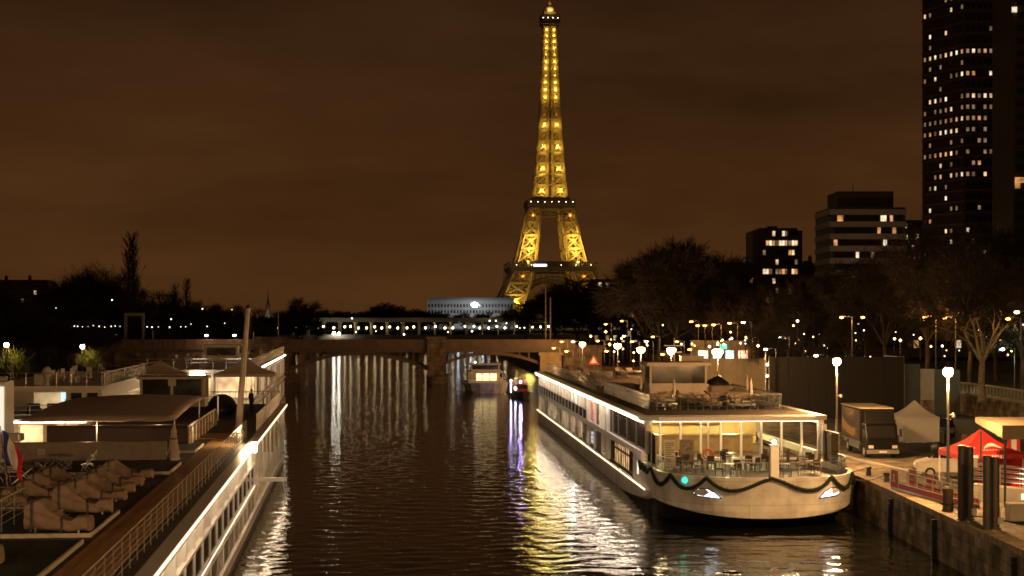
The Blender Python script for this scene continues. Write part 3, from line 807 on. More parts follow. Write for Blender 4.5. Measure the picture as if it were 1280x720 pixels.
make_proto('plane2', 'plane_tree', BARK, seed=8, height=18, spread=.9, upright=False, n_tw=3600, tw=.04, rad=.36, trunk_f=.3)
TREES['mottled'] = ('plane_tree', TREES['plane2'][1].copy(), TREES['plane2'][2], TREES['plane2'][3]); TREES['mottled'][1].materials[0] = PLANEBARK
def columnar(seed, stems, height, wid):
    rn = random.Random(seed); TM, CM = MB(), MB()
    th = height*.22
    TM.lathe([(.6,-.2),(.46,.4),(.4,th)], (0,0,0), 9)
    for s in range(stems):
        ox = (s-(stems-1)/2)*wid; oy = rn.uniform(-.4,.4); top = height*rn.uniform(.86,1) if s else height
        p = Vector((0,0,th*.95)); n = 14
        for i in range(n):
            f = (i+1)/n; q = Vector((ox*min(1,f*2.2)+rn.uniform(-.12,.12), oy*f+rn.uniform(-.1,.1), th+(top-th)*f))
            TM.tube(p, q, .28*(1-.9*i/n)+.03, .28*(1-.9*(i+1)/n)+.03, 6, caps=False)
            for _ in range(11):
                b = p+(q-p)*rn.random(); a = rn.random()*6.28; k = (1.25-f*.8)*rn.uniform(.7,1.6)*2.2
                e = b+Vector((math.cos(a)*.75*k, math.sin(a)*.75*k, 1.25*k+.3)); CM.tube(b, e, .06, .03, 3, caps=False)
                for _ in range(8):
                    c = b+(e-b)*rn.uniform(.2,1); a2 = a+rn.uniform(-1.3,1.3); d = Vector((math.cos(a2)*.5, math.sin(a2)*.5, rn.uniform(.3,1.0)))*rn.uniform(.5,1.1)
                    CM.tube(c, c+d, .04, .015, 3, caps=False)
            p = q
    return TM, CM
for key, a in (('poplar',(4,2,24,4.0)),('poplar2',(6,3,24,2.4)),('poplar3',(9,4,24,2.6))):
    TM, CM = columnar(*a); TREES[key] = ('poplar_tree', TM.mesh('trunk', BARK, True), CM.mesh('crown', TWIG), 24.4)
def tree(key, px, pytop, Y, base, label, rz=None, group=None, sx=1.0):
    name, tme, cme, zs = TREES[key]
    ztop = az(pytop, Y); s = (ztop-base)/zs
    t = thing(name, label, 'tree', (ax(px,Y), Y, base), rg.random()*6.28 if rz is None else rz, group)
    t.scale = (s*sx, s*sx, s)
    obj('trunk', tme, parent=t); obj('crown', cme, parent=t)
    return t
GL_ = 'bare trees on the left bank'; GR_ = 'bare street trees on the right bank'; GF_ = 'bare trees along the far riverside'
# left bank
tree('poplar', 164, 296, 360, 3.2, 'tallest upright bare tree on the left skyline', group=GL_)
tree('plane', 122, 316, 385, 3.2, 'bare tree just left of the tallest left bank tree', group=GL_)
tree('plane', 101, 326, 400, 3.2, 'bare tree third from the tallest on the left skyline', group=GL_)
tree('plane2', 83, 332, 410, 3.2, 'leftmost bare tree of the left skyline cluster', group=GL_)
tree('plane2', 140, 326, 420, 3.2, 'shorter bare tree squeezed behind the tallest left bank tree', group=GL_)
for px, py, Y, k in ((-8,345,330,'round'),(20,372,300,'wide'),(48,378,330,'wide'),(190,358,400,'wide'),(207,360,430,'wide'),(226,352,420,'poplar'),(246,372,430,'round'),(270,376,440,'wide'),(296,378,440,'round'),(318,382,460,'wide'),(346,386,450,'wide'),(75,366,360,'wide'),(105,368,360,'round'),(140,362,380,'wide'),(172,372,380,'round'),(222,378,390,'wide'),(256,392,360,'wide'),(292,394,350,'round'),(325,396,360,'wide'),(186,385,350,'round'),(60,392,300,'round'),(120,395,300,'wide')):
    tree(k, px, py, Y, 3.2, 'dark bare tree in the row along the left bank', group='row of dark bare trees along the left bank', sx=1.15)
tree('round', 373, 368, 420, 3.2, 'round bare tree standing alone at the left end of the far bridge', group=GL_)
# far treeline
for i in range(20):
    px = 395+i*8.4+rg.uniform(-3,3); Y = rg.uniform(960,1040)
    tree(rg.choice(('round','wide')), px, rg.uniform(384,392), Y, 5, 'small dark tree in the far line behind the viaduct bridge', group='far line of dark trees behind the viaduct bridge', sx=1.7)
for px, py, Y in ((480,376,960),(497,380,980),(520,384,990),(548,388,940),(580,389,940),(610,388,940),(636,386,940)):
    tree('round', px, py, Y, 5, 'dark rounded tree in the middle distance left of the lattice tower', group='dark rounded trees left of the lattice tower', sx=1.5)
# right bank
tree('round', 846, 289, 300, 4.5, 'big round bare tree right of the lattice tower', sx=1.05)
tree('round', 824, 300, 306, 4.5, 'rounded bare tree filling the left half of the big round crown', group=GR_, rz=2, sx=1.1)
tree('round', 870, 298, 310, 4.5, 'rounded bare tree filling the right half of the big round crown', group=GR_, rz=4, sx=1.1)
tree('plane', 1084, 300, 226, 4.5, 'dark plane tree in front of the right edge of the office block', group=GR_, rz=3)
tree('plane2', 1246, 262, 200, 4.5, 'tall dark plane tree in front of the right half of the tower block', group=GR_, rz=2)
tree('wide', 886, 312, 320, 4.5, 'bare tree touching the right side of the big round tree', group=GR_)
tree('wide', 808, 325, 330, 4.5, 'bare tree leaning out from the left of the big round tree', group=GR_)
for px, py, Y, k, sx in ((722,343,430,'round',1.5),(752,350,440,'round',1.4),(694,352,470,'round',1.4),(772,372,400,'wide',1.2)):
    tree(k, px, py, Y, 4.5, 'dark dense tree in front of the lattice tower foot', group='dark trees in front of the tower foot', sx=sx)
for px, py, Y, k, lab in ((912,352,290,'wide',None),(948,352,270,'wide',None),(985,350,260,'round',None),(1020,335,250,'wide',None),(1058,318,235,'round',None)):
    tree(k, px, py, Y, 4.5, 'bare tree in the row behind the beige and dark hoardings', group='row of bare trees behind the hoardings', sx=1.1)
tree('plane', 1108, 292, 205, 4.5, 'plane tree whose crown covers the right part of the office block', group=GR_)
tree('plane2', 1158, 258, 190, 4.5, 'tallest plane tree in front of the tall tower block', group=GR_)
tree('plane', 1212, 276, 178, 4.5, 'plane tree in front of the middle of the tall tower block', group=GR_)
tree('mottled', 1228, 300, 152, 4.5, 'plane tree with brightly lit mottled trunk beside the railing', group=GR_, rz=1, sx=1.5)
tree('plane', 1278, 300, 165, 4.5, 'plane tree at the right edge of the frame', group=GR_)
tree('plane', 960, 392, 200, 4.5, 'small tree with a lit trunk right of the beige hoarding', group=GR_)
tree('plane2', 1006, 380, 215, 4.5, 'small tree with lit trunk above the left half of the dark hoarding', group=GR_)
tree('plane', 1062, 372, 212, 4.5, 'small forked tree with lit trunk above the dark hoarding', group=GR_)
# ------------------------------------------------------------------ right cruise ship
SA = math.atan(.0587)
ship = thing('cruise_ship', 'long white river cruise ship with glass lounge and festive garland on its bow', 'cruise ship', (8.83,98,0), SA)
SM = Matrix.Translation((8.83,98,0)) @ Matrix.Rotation(SA, 4, 'Z')
def W1(x, y, z): return SM @ Vector((x,y,z))
BW = 11.6
def bow_pts(inset=0.0, push=0.0, n=28):
    out = []
    for i in range(n+1):
        t = math.pi*i/n; c, s = math.cos(t), math.sin(t)
        x = BW/2-(BW/2-inset)*math.copysign(abs(c)**.72, c); y = 2-(6.4-push)*abs(s)**.85
        out.append((x, y))
    return out
BP = bow_pts()
def chine(x, y):
    if y > 2: return max(.02, .9-.88*min(1,(y-2)/14))
    return .58+.55*(abs(x-BW/2)/(BW/2))**2
outl = [(0,97.5),(0,60),(0,40),(0,26),(0,18),(0,12),(0,8.02),(0,8),(0,5)]+BP+[(BW,5),(BW,8),(BW,8.02),(BW,12),(BW,18),(BW,26),(BW,40),(BW,60),(BW,97.5)]
r0, r1, r2, r3 = [], [], [], []
for x, y in outl:
    top = 2.95 if y <= 8.0 else 1.42
    cx = BW/2; f = 1.0
    if y < 2: f = 1.0
    flare = .18 if y < 6 else 0
    dx = (x-cx)/(BW/2); ny = -1 if y < 2 else 0
    r0.append((x, y, chine(x,y)))
    r1.append((x+dx*flare*.35, y+ny*flare*.35, max(chine(x,y)+.05, .98)))
    r2.append((x+dx*flare, y+ny*flare, top))
    k = .22 if y < 8.01 else .05
    r3.append((x+dx*(flare-k), y-ny*k+ny*flare, top))
r4 = [(x, y, 1.4) for x, y, z in r3]
m = MB(); m.loft([r0, r1, r2, r3, r4], closed=False); obj('hull', m, HULLW, ship, smooth=False)
lo = [(x*0+BW/2+(x-BW/2)*(.97 if y>20 else .9), y+(0 if y>20 else (20-y)*.22), -.8) for x, y in outl]
m = MB(); m.loft([lo, [(x,y,z-.004) for x,y,z in r0]], closed=False); obj('lower_hull', m, mat('antifouling', (.025,.02,.02), .5), ship)
m = MB(); m.prism([(x*.97+BW*.015, y+.25) for x, y in BP]+[(BW-.2,8),(BW-.2,27),(.2,27),(.2,8)], 2.5, 2.66); obj('terrace_floor', m, mat('terrace_teak', (.11,.06,.03), .6, var=.35, scale=1.2, stretch=(8,.5,1)), ship)
m = MB(); m.box(.27, BW-.27, 27, 97.3, 1.38, 5.56); m.box(.27, BW-.27, 8.1, 27, 1.38, 2.49); m.box(.3,BW-.3,97.3,97.6,-.5,5.5); obj('superstructure', m, CREAM, ship)
m = MB(); m.prism([(-.34,7),(.8,5.6),(BW-.8,5.6),(BW+.34,7),(BW+.34,97.6),(-.34,97.6)], 5.565, 5.85); obj('roof', m, WHITE, ship)
m = MB(); m.prism([(.3,7.6),(BW-.3,7.6),(BW-.3,97),(.3,97)], 5.852, 5.87); obj('sun_deck', m, DECKD, ship)
# facade bands and posts, left side (and the same on the right)
m = MB()
for x0, x1 in ((0,.27),(BW-.27,BW)):
    m.box(x0,x1,8.03,97.3,3.08,3.5); m.box(x0,x1,6.4,97.3,5.34,5.56); m.box(x0,x1,8.03,12,1.43,3.07)
    for y in (5.7, 26.2, 27.6, 30.6, 36.2, 41): m.box(x0,x1,y,y+(.45 if y < 30 else .3),3.51 if y < 8 else 1.43,5.33)
    for i in range(17):
        y = 42+i*3.4; m.box(x0-.0,x1,y-.09,y+.09,1.43,5.33)
    m.box(x0,x1,26.66,30.58,1.43,1.6)
obj('facade_frame', m, WHITE, ship)
m = MB(); m.box(-.39,-.345,7,97.4,5.65,5.71); obj('led_strip', m, LED, ship)
m = MB(); m.box(-.30,-.24,7,97.4,5.535,5.56); obj('led_strip', m, LEDU, ship)
m = MB(); m.box(-.21,-.165,5,97.4,1.30,1.35); obj('led_strip', m, emit('led_low', (1,.70,.40), 4), ship)
m = MB(); m.box(-.16,-.002,5,97.4,1.30,1.365); obj('rub_rail', m, WHITE, ship)
m = MB(); m.tube((-.22,52,5.7),(-.22,52,5.5),.16,.16,8); obj('wing_light', m, emit('wing_white', (1,.95,.9), 220), ship)
def window(parent, x, y0, y1, z0, z1, side, panemat, mull=1, fm=None, t=.06):
    """frame with a pane as its child on a wall facing -x (side -1) or +x"""
    f = MB(); s = side; xa, xb = sorted((x, x+s*.1))
    f.box(xa,xb,y0,y1,z0,z0+t); f.box(xa,xb,y0,y1,z1-t,z1); f.box(xa,xb,y0,y0+t,z0+t,z1-t); f.box(xa,xb,y1-t,y1,z0+t,z1-t)
    for k in range(1, mull): yy = y0+(y1-y0)*k/mull; f.box(xa,xb,yy-t/2,yy+t/2,z0+t,z1-t)
    fo = obj('window', f, fm or DARK, parent)
    p = MB(); xa, xb = sorted((x+s*.02, x+s*.05)); p.box(xa,xb,y0+t,y1-t,z0+t,z1-t); obj('pane', p, panemat, fo)
    return fo
r_ = random.Random(2)
for k in range(4): window(ship, .26, 6.9+k*4.85, 6.9+k*4.85+4.75, 3.52, 5.32, -1, mat('brown_glass', (.045,.03,.022), .12, var=.2, scale=.3), 1, DARK)
AMB = emit('amber_curtain', (1,.60,.24), .75, .6, 1.2)
for k in range(6): window(ship, .26, 13+k*2.15, 13+k*2.15+2.0, 1.5, 3.05, -1, AMB if k % 5 else DGLASS, 2, DARK)
SILV = emit('room_curtain_dim', (1,.66,.38), .28, .5, 1.1)
for i in range(16):
    y0 = 42.1+i*3.4
    for z0, z1, up in ((3.52,5.3,1),(1.5,3.05,0)):
        pm = r_.choices((CURTAIN, SILV, DGLASS), (5,4,2) if not up else (4,5,3))[0]
        window(ship, .26, y0, y0+3.2, z0, z1, -1, pm, 3, CREAM, .07)
        if up:
            b = MB(); b.box(.02,.05,y0,y0+3.2,3.51,4.3); g = obj('balustrade', b, mat('smoked_glass', (.03,.027,.024), .1, var=.2), ship)
            b = MB(); b.box(-.02,.08,y0,y0+3.2,4.301,4.36); obj('handrail', b, STEEL, g)
        elif i % 2 == 0:
            b = MB()
            for k in range(9): b.tube((.04,y0+.2+k*.35,1.43),(.04,y0+.2+k*.35,2.25),.018,.018,4)
            b.bar((.04,y0,2.27),(.04,y0+3.2,2.27),.04); obj('guard_rail', b, STEEL, ship)
for i in range(20):
    y0 = 28+i*3.4
    window(ship, BW-.26, y0, y0+3.2, 3.52, 5.3, 1, r_.choice((CURTAIN,SILV,DGLASS)), 2, CREAM)
# entrance recess with door and panels
m = MB(); m.box(.2,.255,31,36,1.44,5.3); obj('entrance_recess', m, mat('entrance_dark', (.10,.06,.05), .5), ship)
m = MB(); m.box(.12,.19,32,33.4,3.52,5.2); d_ = obj('door', m, emit('door_light', (1,.7,.4), .5, .4, 2), ship)
m = MB(); m.tube((.08,33.2,4.0),(.08,33.2,4.4),.03,.03,5); obj('handle', m, STEEL, d_)
m = MB(); m.box(.06,.12,37.2,39.0,3.6,5.1); obj('notice_panel', m, emit('red_panel_light', (1,.22,.12), .35, .8, 2.5), ship)
m = MB()
for z in (1.8,2.15,2.5): m.box(.06,.1,37.4,38.8,z,z+.2)
obj('notice_panel', m, emit('cool_panel_light', (.75,.82,1), .8), ship)
# portholes by the bow
for y, z0, z1 in ((9.2,1.9,2.7),(6.2,1.75,2.6)):
    m = MB(); m.box(-.03,.0,y,y+.55,z0,z1); obj('lit_hatch', m, emit('hatch_light', (1,.9,.75), 1.1), ship)
m = MB(); m.box(-.04,.0,3.0,4.0,1.15,2.4); obj('lit_hatch', m, emit('hatch_light', None, 1), ship)
# lounge glass wall, mullions, interior
m = MB()
for k in range(9):
    x = .35+k*(BW-.7)/8; m.box(x-.07,x+.07,11.0,11.14,2.661,5.56)
m.box(.3,BW-.3,11.0,11.14,5.3,5.55); m.box(.3,BW-.3,11.0,11.14,2.661,2.8)
lw = obj('lounge_window_frame', m, WHITE, ship)
m = MB(); m.box(.3,BW-.3,11.05,11.07,2.8,5.3); obj('pane', m, GL, lw)
m = MB(); m.box(.4,BW-.4,25.5,25.8,2.665,5.5); obj('lounge_back_wall', m, mat('lounge_wall', (.66,.50,.22), .6, var=.25, scale=.9), ship)
m = MB(); m.box(2.2,9.4,18,19,2.665,3.75); m.box(2.0,9.6,17.9,19.1,3.751,3.85); obj('bar_counter', m, mat('bar_wood', (.35,.2,.09), .4), ship)
m = MB(); m.box(3,8.6,24.9,25.45,4.2,4.3); m.box(3,8.6,24.9,25.45,4.8,4.9)
for i in range(30): x = 3.1+i*.185; m.box(x-.04,x+.04,25.05,25.2,4.3,4.62)
obj('bar_shelf', m, mat('bar_wood', None), ship)
for x in (2.2, 5.8, 9.4):
    for y in (13.5, 17, 22):
        m = MB(); m.box(x-.5,x+.5,y-.3,y+.3,5.5,5.555); obj('ceiling_light', m, emit('ceiling_warm', (1,.72,.34), 16), ship)
for x, y, p in ((2.5,14,180),(6,14,180),(9.5,14,180),(3,22,900),(8.5,22,900)): lamp('lounge_light', (x,y,5.2), p, (1,.68,.28), .25, ship)
# terrace: posts, downlights, glass screens, railing
for x in (.35, BW-.35):
    m = MB(); m.box(x-.1,x+.1,6.2,6.4,2.661,5.56); obj('roof_post', m, WHITE, ship)
for x in (4.1, 7.5): m = MB(); m.tube((x,6.4,2.661),(x,6.4,5.56),.06,.06,8); obj('roof_post', m, WHITE, ship)
m = MB()
for k in range(9): x = 1.0+k*1.2; m.box(x-.07,x+.07,8,8.14,5.545,5.562)
for k in range(2): m.box(.5,BW-.5,6.0+k*4.3,6.08+k*4.3,5.53,5.56)
obj('downlight', m, emit('downlight_warm', (1,.80,.5), 14), ship)
for x, y in ((1.6,8.4),(5.8,8.6),(10,8.4)): lamp('terrace_light', (x,y,5.3), 110, (1,.7,.35), .15, ship)
scr = [(x*.975+BW*.0125, y+.3) for x, y in BP]
m = MB(); g = MB()
for i, (x, y) in enumerate(scr):
    if i % 3 == 0: m.tube((x,y,2.661),(x,y,3.75),.028,.028,6)
for a, b in zip(scr[:-1], scr[1:]):
    m.tube((*a,3.76),(*b,3.76),.03,.03,6); m.tube((*a,3.3),(*b,3.3),.014,.014,4)
    g.quad((*a,2.7),(*b,2.7),(*b,3.72),(*a,3.72))
tr = obj('terrace_railing', m, STEEL, ship); obj('glass_screen', g, GL, tr)
m = MB()
for x in (.12, BW-.12):
    for y in (2.2, 4.2, 6.0): m.tube((x,y,2.96),(x,y,5.0),.035,.035,6)
    m.tube((x,2.2,5.0),(x,6.0,5.0),.03,.03,6)
ws = obj('wind_screen', m, STEEL, ship)
for x in (.12, BW-.12): g = MB(); g.box(x-.008,x+.008,2.25,5.95,3.0,4.95); obj('pane', g, GL, ws)
# bow lights and post
for sx in (-1, 1):
    o_ = MB(); pr = []
    cx = BW/2+sx*3.55
    def bowy(x):
        c = max(0,1-abs((x-BW/2)/(BW/2))**(1/.72*2)); return 2-6.4*(c**.5)**.85
    shape = [(-.75,.18),(-.45,.33),(-.05,.32),(.35,.12),(.72,-.22),(.1,-.18),(-.5,-.14),(-.75,-.02)]
    vs = []
    for u, v in shape:
        x = cx-sx*u*-1 if False else cx+(-sx)*u*-1*(-1)
        x = cx+(u if sx < 0 else -u)
        z = 1.95+v
        vs.append((x, bowy(x)-.16-.05, z)); 
    n = len(vs)
    o_.add(vs+[(x,y+.14,z) for x,y,z in vs], [tuple(range(n)) if sx < 0 else tuple(range(n))[::-1]]+[(i,(i+1)%n,n+(i+1)%n,n+i) for i in range(n)])
    bl = obj('bow_light', o_, emit('bow_light_white', (.93,.95,1), 2.6, .5, 4), ship)
    k = MB()
    for a, b in zip(vs, vs[1:]+vs[:1]): k.tube((a[0],a[1]-.01,a[2]),(b[0],b[1]-.01,b[2]),.035,.035,5)
    obj('rim', k, DARK, bl)
m = MB(); m.box(5.75,6.25,-4.5,-4.0,1.9,4.75); m.box(5.7,6.3,-4.55,-3.95,4.751,4.85); bp_ = obj('bow_post', m, WHITE, ship, bevel=.03)
m = MB(); m.ball((6,-4.25,5.0),.11,8,5); obj('post_light', m, emit('post_bulb', (1,.8,.5), 30), bp_)
m = MB(); m.ball((1.05,bowy(1.05)-.42,2.68),.17,10,6); obj('starboard_light', m, emit('green_nav_light', (.04,1,.55), 2.2), ship)
# wheelhouse on the sun deck
m = MB(); m.box(3.3,7.7,27,30.2,5.872,7.15); m.box(3.3,7.7,30.0,30.2,7.15,8.5)
for x in (3.3,7.56): m.box(x,x+.14,27,27.14,7.15,8.5); m.box(x,x+.14,29.86,29.999,7.15,8.5)
m.box(3.2,7.8,26.6,26.99,6.9,7.1)
wh = obj('wheelhouse', m, mat('wheelhouse_paint', (.55,.44,.36), .5, var=.15), ship)
m = MB(); m.box(3.0,8.0,26.5,30.5,8.5,8.68); m.box(3.1,7.9,26.7,30.3,8.681,8.76); obj('roof', m, mat('wheelhouse_paint', None), wh)
m = MB(); m.box(3.45,7.55,27.04,27.1,7.16,8.49); m.box(3.33,3.39,27.15,29.85,7.16,8.49); m.box(7.61,7.67,27.15,29.85,7.16,8.49); obj('window', m, DGLASS, wh)
m = MB(); m.tube((5.5,29,8.76),(5.5,29,10.6),.04,.03,6); m.bar((4.7,29,10.0),(6.3,29,10.0),.06); m.bar((4.9,29,9.5),(6.1,29,9.5),.16,.1); obj('radar_mast', m, WHITE, wh)
def railing(parent, pts, h, n_bars, mt, z=0, post=1.3, name='railing', r=.022):
    m = MB()
    for a, b in zip(pts[:-1], pts[1:]):
        a = Vector((*a,z)); b = Vector((*b,z)); ln = (b-a).length; k = max(1, round(ln/post))
        for i in range(k+1): p = a+(b-a)*i/k; m.tube(p, p+Vector((0,0,h)), r*1.15, r*1.15, 6)
        for j in range(n_bars): zz = Vector((0,0,h*(j+1)/n_bars)); m.tube(a+zz, b+zz, r*(1.3 if j == n_bars-1 else .7), None, 6)
    return obj(name, m, mt, parent)
railing(ship, [(1.3,40),(1.3,13.4),(BW-1.2,13.4),(BW-1.2,44)], 1.05, 4, STEEL, 5.87, .55, 'deck_railing', .03)
railing(ship, [(1.0,96.5),(1.0,55),(1.0,44)], 1.0, 3, STEEL, 5.87, 1.2, 'deck_railing', .03)
gm = MB()
for a, b in (((1.34,14),(1.34,26)),((1.4,13.36),(BW-1.3,13.36))): gm.quad((*a,5.95),(*b,5.95),(*b,6.8),(*a,6.8))
obj('deck_glass', gm, GL, ship)

# garland
g = MB(); sg = MB(); rg2 = random.Random(9)
path = [(0-.12,8,2.85),(-.14,5.5,2.8)]
line = [(x+(x-BW/2)/(BW/2)*.22, y-.22 if y < 1.5 else y) for x, y in bow_pts(0,0,84)]
nS = 6; pts3 = []
for i, (x, y) in enumerate(line):
    f = (i/84*nS) % 1.0; sag = 4*f*(1-f)
    pts3.append(Vector((x, y-.05, 2.93-.72*sag)))
head = [Vector((-.2,7.5-j*.35,2.9-.4*abs(math.sin(j*.75)))) for j in range(14)]
tail = [Vector((BW+.2,2.3+j*.3,2.95-.5*abs(math.sin(j*.8)))) for j in range(6)]
allp = head+pts3+tail
for a, b in zip(allp[:-1], allp[1:]):
    g.tube(a, b, .11, .11, 6)
    for _ in range(26):
        p = a+(b-a)*rg2.random(); d = Vector((rg2.gauss(0,1),rg2.gauss(0,1),rg2.gauss(0,1))).normalized()
        s = d.cross(Vector((0,0,1))).normalized()*.02
        q = p+d*rg2.uniform(.17,.27); g.add([p-s,p+s,q],[(0,1,2)])
o = obj('garland', g, mat('fir_green', (.012,.022,.012), .9), label='dark green fir garland hung in swags around the bow of the cruise ship', cat='garland')
o.matrix_world = SM
# lifebuoy
m = MB(); rings = []
for i in range(17):
    t = 2*math.pi*i/16; rings.append([((.30+.07*math.cos(u))*math.cos(t), .07*math.sin(u), (.30+.07*math.cos(u))*math.sin(t)) for u in [2*math.pi*j/6 for j in range(6)]])
m.loft(rings, caps=False); obj('lifebuoy', m, mat('orange_buoy', (.75,.13,.03), .5), loc=W1(4.05,6.2,3.45), label='orange lifebuoy hanging on the terrace post of the cruise ship', cat='lifebuoy')
# terrace chairs and tables
def make_chair(name, label, group, mt, mseat):
    t = thing(name, label, 'chair', (0,0,0), 0, group)
    m = MB(); m.box(-.23,.23,-.23,.23,.43,.48); obj('seat', m, mseat, t)
    m = MB(); m.box(-.22,.22,.2,.24,.55,.92); m.box(-.21,-.17,.2,.23,.48,.55); m.box(.17,.21,.2,.23,.48,.55); obj('backrest', m, mseat, t)
    for x in (-.2,.2):
        for y in (-.2,.2): m = MB(); m.tube((x*1.1,y*1.1,0),(x,y,.43),.018,.018,5); obj('leg', m, mt, t)
    return t
chair = make_chair('terrace_chair', 'dark wicker chair on the lit bow terrace of the cruise ship', 'chairs on the cruise ship terrace', DARK, mat('wicker', (.07,.042,.024), .7))
tabl = thing('terrace_table', 'small round table between chairs on the lit bow terrace of the cruise ship', 'table', (0,0,0), 0, 'tables on the cruise ship terrace')
m = MB(); m.lathe([(.01,.70),(.42,.70),(.43,.72),(.42,.74),(.01,.74)],(0,0,0),14); obj('tabletop', m, mat('table_wood', (.20,.12,.06), .35), tabl)
m = MB(); m.tube((0,0,.02),(0,0,.7),.035,.035,8); m.lathe([(.25,0),(.24,.025),(.05,.04)],(0,0,0),12); obj('pedestal', m, STEEL, tabl)
first = True
tp = [(2.0,1.6),(4.2,-.4),(7.4,-.6),(9.6,1.4),(1.8,5.2),(3.9,4.2),(5.8,2.6),(7.8,4.0),(9.9,5.0),(5.8,7.6),(2.6,8.9),(9.0,8.8)]
for i, (x, y) in enumerate(tp):
    p = W1(x,y,2.66)
    if i == 0: tabl.location = p
    else: dup(tabl, p)
    for a in (0, 2.1, 4.2)[:3 if i % 3 else 2]:
        a += i*.9; q = W1(x+.66*math.cos(a), y+.66*math.sin(a), 2.66); rz = a-math.pi/2+SA
        if first: chair.location = q; chair.rotation_euler = (0,0,rz); first = False
        else: dup(chair, q, rz)
# menu boards by the terrace entrance
mbd = thing('menu_board', 'pale standing menu board on the terrace corner of the cruise ship', 'menu board', W1(1.25,4.1,2.66), SA)
m = MB(); m.box(-.36,.36,-.03,.03,.25,1.85); m.box(-.3,-.25,-.2,.2,0,.25); m.box(.25,.3,-.2,.2,0,.25); obj('panel', m, CREAM, mbd)
m = MB()
for k in range(9): m.box(-.28,.28 if k % 3 else .1,-.036,-.031,.5+k*.14,.55+k*.14)
obj('printed_text', m, DARK, mbd)
mbd = thing('menu_board', 'darker mottled standing board right of the pale menu board on the terrace', 'menu board', W1(2.5,5.1,2.66), SA)
m = MB(); m.box(-.45,.45,-.03,.03,.2,1.8); m.box(-.36,-.3,-.2,.2,0,.2); m.box(.3,.36,-.2,.2,0,.2); obj('panel', m, mat('mottled_board', (.25,.22,.18), .6, var=.6, scale=6), mbd)
# sun deck furniture
DG = 'stacked loungers on the cruise ship sun deck'
def deck_lounger(p, rz, label, group=None):
    t = thing('sun_lounger', label, 'sun lounger', p, rz, group)
    m = MB(); m.box(-.32,.32,-.9,.9,.25,.31)
    for x in (-.3,.3): m.box(x-.02,x+.02,-.9,.9,.2,.25)
    obj('frame', m, STEEL, t)
    m = MB(); m.box(-.3,.3,-.88,.25,.312,.38); m.add([(-.3,.25,.33),(.3,.25,.33),(.3,.85,.75),(-.3,.85,.75),(-.3,.25,.40),(.3,.25,.40),(.3,.83,.82),(-.3,.83,.82)],[(3,2,1,0),(4,5,6,7),(0,1,5,4),(1,2,6,5),(2,3,7,6),(3,0,4,7)])
    obj('mattress', m, FABRIC, t)
    for x in (-.28,.28):
        for y in (-.8,.7): m = MB(); m.box(x-.025,x+.025,y-.025,y+.025,0,.2); obj('leg', m, STEEL, t)
    return t
lg = deck_lounger(W1(3.0,18,5.872), SA+.3, 'grey sun lounger on the railed sun deck of the cruise ship', DG)
for i in range(58):
    x = r_.uniform(1.9,9.6); y = r_.choice((15.5,17.6,20,22.5,24.6,34,36,38,42,45,47,52,57,66,70,82,88)) + r_.uniform(-.5,.5)
    if abs(x-5.5) < 2.6 and 26 < y < 31: continue
    dup(lg, W1(x,y,5.872), SA+r_.uniform(-.5,.5)+r_.choice((0,1.57)))
for i, (x, y, a, b, c, lab) in enumerate(((9.0,29,2.2,1.6,1.0,'brown deck locker right of the wheelhouse on the cruise ship'),(2.4,36,1.6,2.4,.9,'covered deck locker behind the left deck railing of the cruise ship'),(5,60,5,9,.55,'low flat skylight box on the far half of the cruise ship deck'),(8.2,75,3,7,.6,'flat deck housing near the stern of the cruise ship'))):
    t = thing('deck_locker', lab, 'locker', W1(x,y,5.872), SA)
    m = MB(); m.box(-a/2,a/2,-b/2,b/2,0,c); obj('body', m, mat('locker_paint', (.28,.2,.15), .6), t, bevel=.03)
    m = MB(); m.box(-a/2-.04,a/2+.04,-b/2-.04,b/2+.04,c+.001,c+.07); obj('lid', m, mat('locker_lid', (.22,.17,.13), .6), t, bevel=.02)
t = thing('covered_heap', 'black tarpaulin heap on the deck locker right of the wheelhouse', 'tarpaulin', W1(8.9,29,6.945), SA)
m = MB(); rr3 = random.Random(1)
m.loft([[(math.cos(a)*rd*(1+.2*math.sin(3*a)), math.sin(a)*rd*.6, z) for a in [2*math.pi*i/12 for i in range(12)]] for rd, z in ((.95,0),(.9,.15),(.6,.4),(.25,.62),(.05,.68))]); obj('cover', m, BLACK, t, smooth=True)
# planters/parasol bases, folded parasols on deck
pr = None
for i, (x, y) in enumerate(((3.2,14.6),(8.6,14.8),(2.2,24),(9.8,22),(2.8,45),(8.8,40),(6,50))):
    if pr is None:
        pr = thing('folded_parasol', 'folded parasol standing on the cruise ship sun deck', 'parasol', W1(x,y,5.872), 0, 'folded parasols on the cruise ship deck')
        m = MB(); m.tube((0,0,.05),(0,0,2.1),.022,.022,6); obj('pole', m, STEEL, pr)
        m = MB(); m.lathe([(.28,0),(.28,.06),(.05,.08)],(0,0,0),10); obj('base', m, CONC, pr)
        m = MB(); m.lathe([(.03,.95),(.12,1.0),(.10,1.5),(.05,2.05),(.01,2.1)],(0,0,0),8); obj('cloth', m, CANVAS, pr)
    else: dup(pr, W1(x,y,5.872), i)
